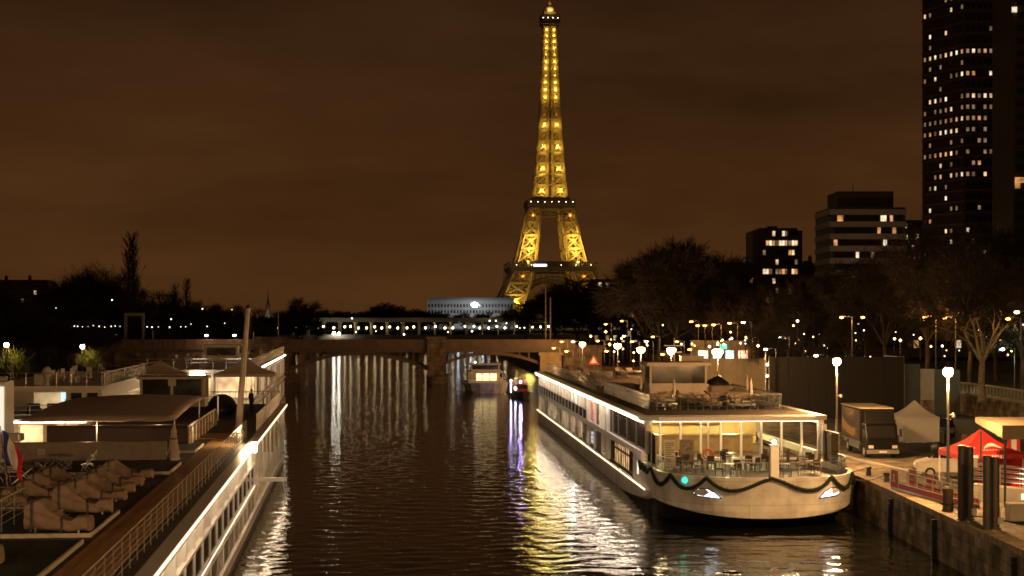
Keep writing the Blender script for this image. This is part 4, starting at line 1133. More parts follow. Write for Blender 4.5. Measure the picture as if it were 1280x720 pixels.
# ------------------------------------------------------------------ near moored ship on the left
LA = math.atan(.0978)
s2 = thing('moored_ship', 'white river ship in the foreground with railed sun deck of covered loungers', 'river ship', (-19.1,137,0), LA)
LM = Matrix.Translation((-19.1,137,0)) @ Matrix.Rotation(LA, 4, 'Z')
def W2(x, y, z): return LM @ Vector((x,y,z))
B2 = -11.6
hp = [(0,-1.0),(-1.2,.0),(B2+1.2,0),(B2,-1),(B2,-112),(0,-112)]
m = MB(); m.prism(hp, -.5, .35); obj('lower_hull', m, mat('antifouling', None), s2)
m = MB(); m.prism([(x*1.0+(.04 if x > -1 else -.04 if x < -10 else 0), y) for x, y in hp], .351, .98); m.box(-.02,.16,-112,-.9,.90,1.06); obj('hull', m, HULLW, s2)
m = MB(); m.box(B2+.3,-.45,-112,-41,.981,4.74); m.box(B2+.3,-2.2,-41,-2.5,.981,4.74); obj('superstructure', m, CREAM, s2)
m = MB(); m.prism([(.26,-.3),(B2-.26,-.3),(B2-.26,-112),(.26,-112)], 4.745, 5.0); obj('deck_slab', m, WHITE, s2)
m = MB(); m.prism([(-.25,-.5),(B2+.2,-.5),(B2+.2,-112),(-.25,-112)], 5.002, 5.012); obj('deck_floor', m, DECKD, s2)
m = MB(); m.box(.265,.30,-112,-.3,4.88,4.96); obj('led_strip', m, emit('led_strip_near', (1,.72,.44), 3), s2)
m = MB(); m.box(.15,.20,-112,-.3,4.715,4.74); obj('led_strip', m, emit('led_downlight_near', (1,.74,.48), 34), s2)
m = MB(); m.box(.0,.03,-112,-41.5,2.315,2.335); m.box(.005,.035,-112,-41.5,3.55,3.575); obj('led_strip', m, emit('mid_fill_near', (1,.76,.5), 9), s2)  # glowing strips added only to brighten the cabin side
m = MB(); m.box(.04,.36,-46,-45.5,4.62,5.14); obj('lantern', m, emit('lantern_white', (1,.80,.52), 40), s2); lamp('lantern_light', (-.3,-45.7,6.0), 420, (1,.66,.32), .15, s2)
for x, y in ((-9,-42),(-5.5,-42),(-8,-52),(-4.6,-30)): lamp('deck_light', (x,y,6.3), 220, (1,.6,.28), .12, s2)  # bare point lamps added, without fittings, to lift the dark deck
m = MB()
m.box(-.12,.06,-112,-41,3.58,3.70); m.box(-.44,.03,-112,-41,2.34,2.48)
for i in range(22):
    y = -111+i*3.3
    m.box(-.44,.03,y-.07,y+.07,.985,2.33); m.box(-.44,.02,y-.06,y+.06,2.49,4.74); 
m.box(-.44,.04,-41.4,-41,.985,4.74)
obj('facade_frame', m, WHITE, s2)
DIMC = emit('cabin_curtain_dim', (1,.70,.42), .8, .5, .8)
r_ = random.Random(12)
for i in range(21):
    y0 = -111+i*3.3+.12
    pm = r_.choices((DIMC, SILV, CREAM), (4,4,3))[0]
    window(s2, -.44, y0, y0+3.05, 2.5, 4.73, 1, pm, 3, CREAM, .08)
    window(s2, -.44, y0, y0+3.05, 1.0, 2.32, 1, r_.choices((DIMC, SILV, DGLASS), (3,4,4))[0], 2, CREAM, .08)
    b = MB(); b.box(-.06,-.03,y0,y0+3.05,2.5,3.57); obj('balustrade', b, mat('smoked_glass', None), s2)
    b = MB()
    for k in range(10): b.tube((-.02,y0+.1+k*.31,1.07),(-.02,y0+.1+k*.31,1.95),.018,.018,4)
    b.bar((-.02,y0,1.97),(-.02,y0+3.05,1.97),.05); obj('guard_rail', b, STEEL, s2)
    if i % 2: 
        b = MB(); b.box(-.3,-.12,y0+1.0,y0+1.25,3.72,3.84); obj('wall_lamp', b, DARK, s2)
# open bow walkway with columns
for i, y in enumerate((-37,-33,-29,-24,-19,-13,-7)): m = MB(); m.tube((-.2,y,.98),(-.2,y,4.74),.07,.07,8); obj('walkway_column', m, CREAM, s2)
m = MB()
m.box(-.3,.02,-.62,-.35,.98,4.74); m.tube((-.12,-.6,2.6),(-.12,-15,4.7),.05,.05,6)
m.box(-.35,.1,-.9,-.3,3.3,3.45)
obj('end_frame', m, CREAM, s2)
railing(s2, [(-.1,-40.5),(-.1,-.7)], 1.0, 4, STEEL, .985, 1.6, 'walkway_railing')
for y0, mt in ((-39,ROOMLIT),(-36,CREAM),(-33,ROOMLIT),(-28,DIMC),(-23,SILV)): window(s2, -2.19, y0, y0+2.2, 1.2, 4.2, 1, mt, 2, CREAM)
m = MB(); m.box(.02,1.7,-38,-37.7,2.2,2.42); m.tube((1.5,-37.85,2.2),(1.7,-37.7,.9),.04,.04,6); m.box(-.3,.02,-38.2,-37.5,2.1,2.5); obj('boom', m, WHITE, s2)
for y in (-38.5,-30,-20): lamp('walkway_light', (-1.0,y,4.5), 40, (1,.7,.4), .1, s2)
# sun deck
m = MB(); m.box(-2.45,-.9,-112,-41,5.013,5.04); m.box(-4.2,-.9,-41,-36.5,5.013,5.045); obj('teak_walkway', m, TEAK, s2)
railing(s2, [(-.55,-112),(-.55,-42),(-.55,-40.5)], 1.05, 6, mat('rail_dull', (.36,.33,.29), .4, .6), 5.01, 1.6, 'deck_railing', .015)
railing(s2, [(-.3,-34),(-.3,-.6),(B2+.3,-.6)], 1.05, 2, STEEL, 5.01, 1.3, 'deck_railing')
gp = MB(); gp.box(-3.4,-3.36,-46,-28,5.05,6.05); gp.box(-.33,-.3,-22,-.8,5.05,6.0); obj('glass_barrier', gp, mat('amber_glass', (.35,.22,.10), .2, var=.35, scale=.6), s2)
bb = MB(); bb.bar((-3.38,-46,6.08),(-3.38,-28,6.08),.07)
for k in range(10): bb.tube((-3.32,-46+k*2,5.02),(-3.32,-46+k*2,6.05),.025,.025,6)
obj('barrier_rail', bb, STEEL, s2)
for x0, x1, y0, y1 in ((-11,-2.75,-98,-86),(-11,-2.75,-84.5,-78),(-11,-5.2,-76,-72),(-8,-2.6,-63,-58),(-5.6,-2.6,-51,-46)):
    m = MB(); m.box(x0,x1,y0,y1,5.014,5.13); mm = obj('turf_mat', m, TURF, s2)
    f = MB(); f.box(x1+.003,x1+.08,y0,y1,5.014,5.15); f.box(x0,x1+.08,y0-.08,y0-.003,5.014,5.15); obj('mat_edge', f, CREAM, mm)
railing(s2, [(-5.6,-80),(-5.6,-92),(-5.6,-104)], 1.05, 4, STEEL, 5.14, 2.0, 'stair_railing')
railing(s2, [(-9.5,-80),(-5.6,-80)], 1.05, 4, STEEL, 5.14, 2.0, 'stair_railing')
# wheelhouse
m = MB(); m.box(-11.3,-6.1,-4.6,-1.2,5.013,5.75); m.box(-11.3,-6.1,-1.5,-1.2,5.75,7.25)
for x in (-11.3,-8.85,-6.3): m.box(x,x+.2,-4.6,-4.4,5.75,7.25)
m.box(-11.3,-11.1,-4.4,-1.5,5.75,5.9)
OLV = mat('olive_cream_paint', (.42,.38,.24), .45, var=.12)
wh = obj('wheelhouse', m, OLV, s2)
m = MB(); m.box(-11.5,-5.9,-5.0,-1.0,7.25,7.42); obj('roof', m, OLV, wh)
for x in (-11.08,-8.63): m = MB(); m.box(x,x+2.2,-4.52,-4.46,5.76,7.24); obj('window', m, DGLASS, wh)
m = MB(); m.box(-9.0,-8.4,-5.0,-4.7,6.7,7.24); obj('searchlight', m, OLV, wh)
m = MB()
for k in range(26): m.box(-11.3+k*.21,-11.2+k*.21,-4.9,-4.86,7.43,7.58)
obj('roof_vent', m, DARK, wh)
# covered loungers
LG2 = 'covered loungers along the teak walkway'
def covered_lounger(p, rz, label, seed):
    t = thing('covered_lounger', label, 'sun lounger', p, rz, LG2)
    rr = random.Random(seed); m = MB(); rings = []
    prof = [(-1.06,.70),(-1.05,.80),(-1.0,.96),(-.66,1.08),(-.56,1.06),(-.5,1.0),(-.1,.64),(.25,.43),(.46,.39),(.52,.42),(.56,.52),(.92,.54),(.98,.52),(1.0,.44),(1.005,.40)]
    for x, h in prof:
        w_ = .40+rr.uniform(-.012,.018); h += rr.uniform(-.015,.015)
        rings.append([(x+.03*rr.random(),-w_-.03,.03),(x,-w_,h*.5),(x,-w_,h*.88),(x,-w_*.9,h*.99),(x,-w_*.35,h+rr.uniform(-.03,.02)),(x,w_*.35,h+rr.uniform(-.03,.02)),(x,w_*.9,h*.99),(x,w_,h*.88),(x,w_,h*.5),(x+.03*rr.random(),w_+.03,.03)])
    m.loft(rings); o = obj('fabric_cover', m, FABRIC, t, smooth=True)
    s = o.modifiers.new('sub','SUBSURF'); s.levels = 1; s.render_levels = 2
    tx = bpy.data.textures.get('cover_folds') or bpy.data.textures.new('cover_folds', 'CLOUDS'); tx.noise_scale = .42
    dm = o.modifiers.new('folds','DISPLACE'); dm.texture = tx; dm.strength = .09; dm.texture_coords = 'GLOBAL'
    f = MB()
    for x in (-.7,.7):
        for y in (-.3,.3): f.box(x-.03,x+.03,y-.03,y+.03,0,.3)
    obj('leg', f, STEEL, t)
    for xs, hs in ((.18,.47),(-.8,1.02)):
        q = MB(); q.loft([[(xs+dx,-.46,.05),(xs+dx,-.455,hs*.9),(xs+dx,-.38,hs+.04),(xs+dx,0,hs+.055),(xs+dx,.38,hs+.04),(xs+dx,.455,hs*.9),(xs+dx,.46,.05)] for dx in (-.03,.03)], closed=False)
        so = obj('strap', q, DARK, t); sm_ = so.modifiers.new('sol','SOLIDIFY'); sm_.thickness = .012
    return t
labs = ['covered lounger cut by the bottom left corner of the frame','covered lounger with a wide slumped back, second from the bottom of the frame','covered lounger behind the two nearest ones beside the teak walkway','flat covered lounger in the middle of the walkway row','covered lounger just beyond the middle of the walkway row','covered lounger second from the tables end of the row','covered lounger at the far end of the row near the closed parasol']
for i, (Y, x, rz) in enumerate(((46.3,-5.1,.05),(53.4,-3.75,-.12),(58.4,-3.8,.02),(62.6,-3.9,-.05),(65.2,-3.9,.04),(68,-3.95,-.03),(71,-3.9,.02))):
    covered_lounger(W2(x, Y-137+.1*x, 5.135), LA+rz, labs[i], i+3).scale = (1,1.05,1 if i < 3 else .8)
for i, (Y, x) in enumerate(((61,-6.4),(64.4,-6.3),(67.5,-6.5),(70.5,-6.4))):
    covered_lounger(W2(x, Y-137, 5.02), LA+.06*i, 'covered lounger of the second row left of the walkway row, %s' % ('nearest the frame bottom','second one back','third one back','farthest back by the tables')[i], 20+i).scale = (1,1,.7)
# folding tables and chairs
def folding_table(p, rz, label):
    t = thing('folding_table', label, 'table', p, rz, 'folding tables on the near ship deck')
    m = MB(); m.lathe([(.01,.72),(.62,.72),(.64,.735),(.62,.75),(.01,.75)],(0,0,0),18); obj('tabletop', m, GREY, t)
    for s in (-1,1):
        m = MB(); m.bar((-.45,s*.3,0),(.42,s*.3,.72),.035); m.bar((.45,s*.3,0),(-.42,s*.3,.72),.035); obj('leg', m, STEEL, t)
    m = MB(); m.bar((-.45,-.3,.02),(-.45,.3,.02),.03); m.bar((.45,-.3,.02),(.45,.3,.02),.03); obj('stretcher', m, STEEL, t)
    return t
folding_table(W2(-8.3,-66.5,5.012), LA, 'nearest round folding table on the deck near the flag')
folding_table(W2(-8.0,-63.6,5.012), LA+.5, 'middle round folding table on the near ship deck')
folding_table(W2(-7.7,-60.6,5.012), LA-.3, 'farthest round folding table beside the long low deck bench')
fc = None
for i, (x, y, a) in enumerate(((-9.6,-66,1.4),(-9.9,-63.4,1.7),(-9.3,-61,1.2),(-6.9,-64.6,-1.2),(-6.3,-62.4,-1.8),(-6.5,-60,-1.5),(-10.4,-64.6,1.5),(-10.3,-61.8,1.3),(-8.9,-59.4,.2),(-8.4,-68,3.0))):
    if fc is None:
        fc = thing('folding_chair', 'slatted metal folding chair around the round deck tables', 'chair', W2(x,y,5.012), LA+a, 'folding chairs around the deck tables')
        m = MB()
        for k in range(5): m.box(-.2,.2,-.2+k*.085,-.13+k*.085,.44,.46)
        obj('seat', m, GREY, fc)
        m = MB()
        for k in range(3): m.box(-.2,.2,.24+k*.012,.26+k*.012,.62+k*.1,.69+k*.1)
        obj('backrest', m, GREY, fc)
        for s in (-1,1):
            m = MB(); m.bar((s*.21,-.28,0),(s*.21,.28,.9),.025); obj('leg', m, STEEL, fc)
            m = MB(); m.bar((s*.19,.26,0),(s*.19,-.2,.45),.025); obj('leg', m, STEEL, fc)
    else: dup(fc, W2(x,y,5.012), LA+a)
# long low deck bench (windbreak) and dark seats under the awning
t = thing('deck_bench', 'long low brown upholstered bench across the deck under the awning edge', 'bench', W2(-7,-55.5,5.012), LA)
m = MB(); m.box(-3.9,3.5,-.18,.18,.02,.95); obj('backrest', m, mat('bench_brown', (.24,.19,.15), .6, var=.2), t, bevel=.05)
m = MB(); m.box(-3.9,3.5,.2,.8,.02,.45); obj('seat', m, FABRIC, t, bevel=.05)
t2 = thing('deck_bench', 'dark red upholstered bench in the shade of the taupe awning', 'bench', W2(-7,-44,5.012), LA)
m = MB(); m.box(-4.4,3.4,-.18,.18,.02,1.05); obj('backrest', m, mat('bench_red', (.045,.018,.013), .6, var=.2), t2, bevel=.05)
m = MB(); m.box(-4.4,3.4,.2,.8,.02,.45); obj('seat', m, mat('bench_red', None), t2, bevel=.05)
# awning
aw = thing('awning', 'taupe awning stretched on thin poles over the near ship deck', 'awning', W2(-7.6,-37,5.012), LA)
m = MB(); NX, NY = 12, 10; g = []
for j in range(NY+1):
    for i in range(NX+1):
        u, v = i/NX, j/NY; x = -4.0+8*u; y = -14+28*v
        z = 1.72+.62*math.sin(math.pi*v)*(.6+.4*math.sin(math.pi*u))-.05*math.sin(math.pi*u*4)**2*(1 if j in (0,NY) else .3)
        g.append((x, y, z))
m.v = g; m.f = [(j*(NX+1)+i, j*(NX+1)+i+1, (j+1)*(NX+1)+i+1, (j+1)*(NX+1)+i) for j in range(NY) for i in range(NX)]; m.m = [0]*len(m.f)
o = obj('canopy', m, CANVAS, aw, smooth=True); sd = o.modifiers.new('sol','SOLIDIFY'); sd.thickness = .02
for x in (-4,0,4):
    for y in (-14,0,14): 
        if x == 0 and y == 0: continue
        m = MB(); m.tube((x,y,0),(x,y,1.70 if abs(y) > 1 else 2.2),.03,.03,7); obj('pole', m, STEEL, aw)
m = MB(); m.tube((-4,-14,1.71),(4,-14,1.71),.02,.02,5); obj('cross_tube', m, STEEL, aw)
# closed parasol
t = thing('closed_parasol', 'closed pale parasol tied up beside the teak walkway', 'parasol', W2(-3.2,-55.0,5.012), LA)
m = MB(); m.lathe([(.30,.05),(.26,.4),(.20,.9),(.13,1.3),(.16,1.36),(.12,1.5),(.04,1.72),(.01,1.74)],(0,0,0),10); obj('cloth', m, CANVAS, t)
m = MB(); m.lathe([(.18,1.0),(.19,1.02),(.185,1.08),(.15,1.1)],(0,0,0),10); obj('strap', m, DARK, t)
m = MB(); m.tube((0,0,0),(0,0,1.85),.03,.03,6); m.lathe([(.35,0),(.35,.05),(.05,.07)],(0,0,0),10); obj('pole', m, STEEL, t)
# slanted mast
t = thing('deck_mast', 'tall slightly leaning pale mast on the edge of the near ship deck', 'mast', W2(-1.3,-36.5,5.0), 0)
m = MB(); m.tube((0,0,0),(.62,0,7.75),.22,.14,10); obj('pole', m, mat('mast_paint', (.42,.33,.26), .5), t)
m = MB(); m.lathe([(.4,0),(.4,.08),(.24,.3)],(0,0,0),10); obj('base', m, STEEL, t)
m = MB(); m.lathe([(.17,7.7),(.18,7.75),(.05,7.95)],(.62,0,0),8); obj('cap', m, DARK, t)
m = MB(); m.tube((.30,.02,.3),(.85,.02,7.6),.012,.012,4); obj('halyard', m, DARK, t)
# flag
fl_ = thing('ensign_flag', 'blue white and red striped flag hanging at the left edge of the frame', 'flag', W2(-6.75,-77.0,5.14), LA)
m = MB(); m.tube((0,0,0),(-.35,0,3.0),.025,.02,6); obj('pole', m, WOODP, fl_)
FB, FW, FR = mat('flag_blue', (.03,.05,.30), .8), mat('flag_white', (.72,.7,.68), .8), mat('flag_red', (.6,.02,.03), .8)
m = MB(); NX, NY = 18, 12; vs = []
for j in range(NY+1):
    for i in range(NX+1):
        u, v = i/NX, j/NY
        x = -.30+.72*u+.05*math.sin(v*5+u*7); y = .16*math.sin(u*11+v*2.2)*(.3+u*.7); z = 2.85-1.05*v-.85*u**1.25
        vs.append((x+.06*v, y, z))
m.v = vs
for j in range(NY):
    for i in range(NX): m.f.append((j*(NX+1)+i, j*(NX+1)+i+1, (j+1)*(NX+1)+i+1, (j+1)*(NX+1)+i)); m.m.append(i*3//NX)
obj('flag_cloth', m, [FB,FW,FR], fl_, smooth=True)
# black covered bundle on deck
t = thing('covered_bundle', 'black covered bundle leaning by the amber glass barrier', 'bundle', W2(-3.9,-16,5.012), LA)
m = MB(); m.loft([[(math.cos(a)*rd*(1+.15*math.sin(2*a+z)), math.sin(a)*rd*.7+z*.3, z) for a in [2*math.pi*i/12 for i in range(12)]] for rd, z in ((.8,0),(.95,.4),(.9,.9),(.6,1.3),(.2,1.5))]); obj('cover', m, BLACK, t, smooth=True)

# ------------------------------------------------------------------ person on the deck
def person(p, rz, label, coat, legs, face=0, arm=.0):
    """standing figure: one continuous skinned body with clothing as children"""
    root = thing('person', label, 'person', p, rz)
    def skin(name, verts, edges, radii, mt, rootv=0, parent=root):
        me = bpy.data.meshes.new(name); me.from_pydata(verts, edges, []); me.materials.append(mt)
        o = bpy.data.objects.new(name, me); C.objects.link(o); o.parent = parent
        o.modifiers.new('skin','SKIN'); 
        for i, r in enumerate(radii):
            me.skin_vertices[0].data[i].radius = r if isinstance(r, tuple) else (r, r)
        me.skin_vertices[0].data[rootv].use_root = True
        s = o.modifiers.new('sub','SUBSURF'); s.levels = 1; s.render_levels = 2
        for pl in me.polygons: pl.use_smooth = True
        return o
    V = [(0,0,.93),(0,0,1.12),(0,.01,1.34),(0,.0,1.46),(0,-.01,1.53),
         (.17,.01,1.40),(.23,.03,1.12),(.22,-.10,.90),(.21,-.14,.82),
         (-.17,.01,1.40),(-.23,.03,1.12),(-.22,-.02,.88),(-.22,-.05,.79),
         (.09,0,.86),(.10,-.02,.48),(.11,.03,.09),(.12,-.12,.05),
         (-.09,0,.86),(-.11,.03,.48),(-.12,.06,.09),(-.13,-.09,.05)]
    E = [(0,1),(1,2),(2,3),(3,4),(2,5),(5,6),(6,7),(7,8),(2,9),(9,10),(10,11),(11,12),(0,13),(13,14),(14,15),(15,16),(0,17),(17,18),(18,19),(19,20)]
    Rr = [(.15,.11),(.14,.105),(.16,.11),(.07,.06),(.055,.055),.07,.05,.04,.035,.07,.05,.04,.035,.095,.065,.045,.04,.095,.065,.045,.04]
    me = bpy.data.meshes.new
    b = skin('body', V, E, Rr, legs)
    m = MB(); m.lathe([(.01,-.13),(.05,-.12),(.075,-.06),(.08,.02),(.072,.08),(.04,.12),(.01,.13)], (0,-.02,1.64), 12)
    m.add([(-.014,-.098,1.62),(.014,-.098,1.62),(0,-.098,1.66),(0,-.122,1.615)],[(0,1,3),(1,2,3),(2,0,3)])
    for s in (-1,1): m.lathe([(.004,-.03),(.02,-.01),(.018,.02),(.004,.03)],(s*.082,-.01,1.64),6)
    m.box(-.025,.025,-.098,-.09,1.575,1.583)
    obj('head', m, mat('skin_tone', (.5,.32,.23), .6), root, smooth=True)
    m = MB(); m.lathe([(.085,.0),(.088,.05),(.075,.10),(.04,.135),(.005,.14)],(0,0,1.65),12); obj('hair', m, BLACK, root, smooth=True)
    CV = [(0,0,.80),(0,0,1.0),(0,.0,1.2),(0,.01,1.36),(0,0,1.46),(.18,.01,1.39),(.24,.03,1.12),(.225,-.09,.92),(-.18,.01,1.39),(-.24,.03,1.12),(-.225,-.02,.90)]
    skin('coat', CV, [(0,1),(1,2),(2,3),(3,4),(3,5),(5,6),(6,7),(3,8),(8,9),(9,10)], [(.19,.15),(.175,.135),(.165,.125),(.18,.12),(.09,.08),.085,.065,.05,.085,.065,.05], coat, 1)
    for s, y0 in ((1,-.13),(-1,-.04)):
        for f in range(4):
            x = s*.215+(f-1.5)*.018
            skin('finger', [(x,y0,.80),(x,y0-.012,.755),(x,y0-.004,.715)], [(0,1),(1,2)], [.010,.009,.008], mat('skin_tone', None))
        skin('finger', [(s*.19,y0-.01,.82),(s*.178,y0-.035,.79),(s*.18,y0-.04,.765)], [(0,1),(1,2)], [.011,.010,.008], mat('skin_tone', None))
    return root
person(W2(-1.9,-13.2,5.013), 2.4, 'person in dark coat standing on the far end of the near ship deck', mat('black_coat', (.018,.018,.022), .8), mat('dark_trousers', (.025,.022,.022), .8))

# ------------------------------------------------------------------ ship rafted on its left, with the lit cabin
s3 = thing('moored_ship', 'white ship with a brightly lit cabin rafted left of the near ship', 'river ship', (-30.9,122,0), LA)
LM3 = Matrix.Translation((-30.9,122,0)) @ Matrix.Rotation(LA, 4, 'Z')
def W3(x,y,z): return LM3 @ Vector((x,y,z))
m = MB(); m.prism([(0,-14),(-1,-17),(-10.5,-17),(-11.5,-14),(-11.5,60),(0,60)], -.5, 1.1); obj('hull', m, HULLW, s3)
m = MB(); m.box(-11.3,-.2,0,60,1.101,4.5); m.prism([(0,-3),(-11.5,-3),(-11.5,60),(0,60)], 4.501, 4.8); obj('superstructure', m, CREAM, s3)
m = MB(); m.prism([(-.2,-14),(-1,-16.6),(-10.3,-16.6),(-11.2,-14),(-11.2,-.1),(-.2,-.1)], 1.102, 1.16); obj('stern_deck', m, TEAK, s3)
m = MB(); m.box(-9.2,-.3,4,40,4.801,4.9); m.box(-9.2,-5.4,4.0,4.2,4.9,6.7); m.box(-3.0,-.3,4.0,4.2,4.9,6.7); m.box(-9.2,-9.0,4.2,40,4.9,6.7); m.box(-.5,-.3,4.2,40,4.9,6.7); m.box(-9,-.5,9,9.2,4.9,6.7); m.box(-5.4,-3.0,4.0,4.2,6.45,6.7)
dh = obj('deckhouse', m, CREAM, s3)
m = MB(); m.box(-9.5,0,3.2,40,6.701,6.95); obj('roof', m, CREAM, dh)
m = MB(); m.box(-5.4,-3.0,4.08,4.12,4.9,6.45); obj('window', m, GL, dh)
m = MB(); m.box(-6.4,-2.2,8.9,8.99,4.95,6.5); obj('inner_wall', m, mat('bright_room_wall', (.75,.62,.48), .7), dh)
m = MB(); m.box(-4.2,-3.2,8.80,8.88,5.5,6.3); obj('wall_screen', m, emit('pale_blue_screen', (.55,.75,1), 1.1), dh)
m = MB(); m.box(-5.4,-3.0,5.5,7.5,6.62,6.69); obj('ceiling_light', m, emit('ceiling_cabin', (1,.78,.55), 9), dh)
for x0, x1 in ((-2.6,-1.8),(-1.4,-.6)): m = MB(); m.box(x0,x1,3.93,3.99,5.2,6.4); obj('window', m, DGLASS, dh)
m = MB(); m.box(-9.4,-9.26,2.0,3.1,4.85,6.2); obj('side_panel', m, CREAM, s3)
m = MB(); m.box(-11.2,-.4,-3.1,-2.98,4.55,4.62); m.box(-10.8,-8.2,-3.3,-3.05,4.2,4.34); obj('led_strip', m, emit('led_stern', (1,.82,.6), 12), s3)
for x in (-10,-7.4,-4.8,-2.2):
    m = MB(); m.box(x-.8,x+.8,-.12,-.02,1.4,4.2); obj('lit_door', m, ROOMLIT, s3)
railing(s3, [(-.3,-2.9),(-11.2,-2.9)], 1.0, 3, STEEL, 4.8, 1.4, 'deck_railing')
railing(s3, [(-.3,-3),(-.3,50)], 1.0, 4, STEEL, 4.8, 1.6, 'deck_railing')
for x in (-2.5,-6,-9.5): lamp('stern_light', (x,-2.0,4.1), 30, (1,.66,.32), .12, s3)
for x0, w_, h_, lab in ((-5.2,1.0,.8,'white box locker on the roof left of the pagoda canopy'),(-8.2,.7,.6,'small white box on the roof above the lit cabin')):
    t = thing('roof_locker', lab, 'locker', W3(x0,6,6.952), LA)
    m = MB(); m.box(-w_/2,w_/2,-.4,.4,0,h_); obj('body', m, CREAM, t, bevel=.04)
    m = MB(); m.box(-w_/2-.03,w_/2+.03,-.43,.43,h_+.001,h_+.06); obj('lid', m, CREAM, t)
t = thing('vent_cowl', 'pale rounded vent cowl on the roof beside the lit cabin', 'vent', W3(-4.6,5,6.952), LA)
m = MB(); m.lathe([(.22,0),(.2,.5),(.35,.8),(.4,1.05),(.3,1.3),(.02,1.4)],(0,0,0),12); obj('cowl', m, CREAM, t, smooth=True)
m = MB(); m.lathe([(.26,0),(.26,.06),(.2,.08)],(0,0,0),12); obj('base', m, STEEL, t)
ac = None
for i, (x, lab) in enumerate(((-4.9,'black armchair on the left in front of the lit cabin window'),(-3.5,'black armchair on the right in front of the lit cabin window'))):
    t = thing('armchair', lab, 'armchair', W3(x,1.6,4.805), LA+.1, 'armchairs before the lit cabin')
    m = MB(); m.box(-.4,.4,-.35,.35,.12,.42); obj('seat', m, BLACK, t, bevel=.04)
    m = MB(); m.box(-.45,.45,-.5,-.36,.1,.95); obj('backrest', m, BLACK, t, bevel=.04)
    for s in (-1,1): m = MB(); m.box(s*.48-.07,s*.48+.07,-.36,.35,.1,.6); obj('armrest', m, BLACK, t, bevel=.03)
railing(s3, [(-.2,3.4),(-9.3,3.4)], 1.0, 3, STEEL, 6.95, 1.2, 'deck_railing')
railing(s3, [(-.2,3.4),(-.2,38)], 1.0, 3, STEEL, 6.95, 1.4, 'deck_railing')
ch3 = None
for i in range(16):
    x = r_.uniform(-8.5,-1); y = r_.uniform(8,36)
    if ch3 is None:
        ch3 = make_chair('deck_chair', 'pale deck chair standing on the roof above the lit cabin', 'deck chairs above the lit cabin', STEEL, CREAM); ch3.location = W3(x,y,6.955)
    else: dup(ch3, W3(x,y,6.955), r_.random()*6)
# stern tables with bar stools, lower deck of that ship
st = None
for i, (x, y) in enumerate(((-9,-9),(-7,-11),(-5,-8.6),(-3.2,-11),(-8.2,-13),(-4.6,-13.4))):
    if st is None:
        st = thing('bar_table', 'small high table on the warm lit stern deck behind the awning', 'table', W3(x,y,1.16), LA, 'tables on the lit stern deck')
        m = MB(); m.lathe([(.01,1.0),(.4,1.0),(.4,1.04),(.01,1.04)],(0,0,0),12); obj('tabletop', m, CREAM, st)
        m = MB(); m.tube((0,0,.03),(0,0,1.0),.04,.04,6); m.lathe([(.3,0),(.3,.03),(.05,.05)],(0,0,0),10); obj('pedestal', m, STEEL, st)
    else: dup(st, W3(x,y,1.16), LA)

# ------------------------------------------------------------------ ship moored beyond, with canopies
s4 = thing('moored_ship', 'white two storey ship with lit stern decks beyond the near ship', 'river ship', (-24.0,150,0), LA)
LM4 = Matrix.Translation((-24.0,150,0)) @ Matrix.Rotation(LA, 4, 'Z')
def W4(x,y,z): return LM4 @ Vector((x,y,z))
m = MB(); m.prism([(0,2),(-1.2,0),(-10.4,0),(-11.6,2),(-11.6,80),(0,80)], -.5, 1.2); obj('hull', m, HULLW, s4)
m = MB(); m.box(-11.4,-.2,8,79,1.201,7.0); obj('superstructure', m, CREAM, s4)
m = MB(); m.prism([(0,1.5),(-11.6,1.5),(-11.6,79.5),(0,79.5)], 4.0, 4.25); m.prism([(0,6),(-11.6,6),(-11.6,79.5),(0,79.5)], 7.001, 7.25); obj('deck_slab', m, WHITE, s4)
m = MB(); m.box(-2.6,-.0,5.6,5.75,7.1,7.3); m.box(-7.2,-4.6,5.6,5.75,6.7,6.86); m.box(.01,.07,6,79,7.05,7.15); obj('led_strip', m, emit('led_deck', (1,.86,.66), 14), s4)
for x, mt in ((-10,SILV),(-7.6,ROOMLIT),(-5.2,ROOMLIT),(-2.8,CURTAIN),(-1,ROOMLIT)):
    for z0, z1 in ((4.5,6.6),(1.5,3.6)):
        m = MB(); m.box(x-.9,x+.9,7.9,7.98,z0,z1); obj('window', m, mt, s4)
for i in range(20):
    for z0, z1 in ((4.5,6.6),(1.5,3.6)): window(s4, -.2, 9+i*3.5, 12+i*3.5, z0, z1, 1, r_.choice((CURTAIN,SILV,DGLASS,SILV)), 2, CREAM)
m = MB()
for x in (-.3,-4,-7.6,-11.3): m.tube((x,2,1.2),(x,2,4.0),.08,.08,8); m.tube((x,6.4,4.25),(x,6.4,7.0),.08,.08,8)
obj('deck_post', m, WHITE, s4)
railing(s4, [(-.2,1.8),(-11.4,1.8)], 1.05, 5, STEEL, 4.25, 1.2, 'deck_railing')
railing(s4, [(-.2,1.8),(-.2,8)], 1.05, 5, STEEL, 4.25, 1.2, 'deck_railing')
railing(s4, [(-.2,6.4),(-.2,79),(-11.3,79)], 1.05, 3, STEEL, 7.25, 1.6, 'deck_railing')
railing(s4, [(-11.3,6.4),(-.2,6.4)], 1.05, 3, STEEL, 7.25, 1.2, 'deck_railing')
for x in (-1.5,-5,-9): lamp('deck_light', (x,4.5,6.6), 60, (1,.72,.42), .12, s4); lamp('deck_light', (x,4.5,3.7), 30, (1,.72,.42), .12, s4)
m = MB(); m.box(-7.6,-3.9,40,43,7.26,9.0); wh = obj('wheelhouse', m, CREAM, s4); m = MB(); m.box(-7.4,-4.1,39.9,39.99,7.9,8.8); obj('window', m, DGLASS, wh); m = MB(); m.box(-8,-3.5,39.5,43.4,9.001,9.15); obj('roof', m, CREAM, wh)
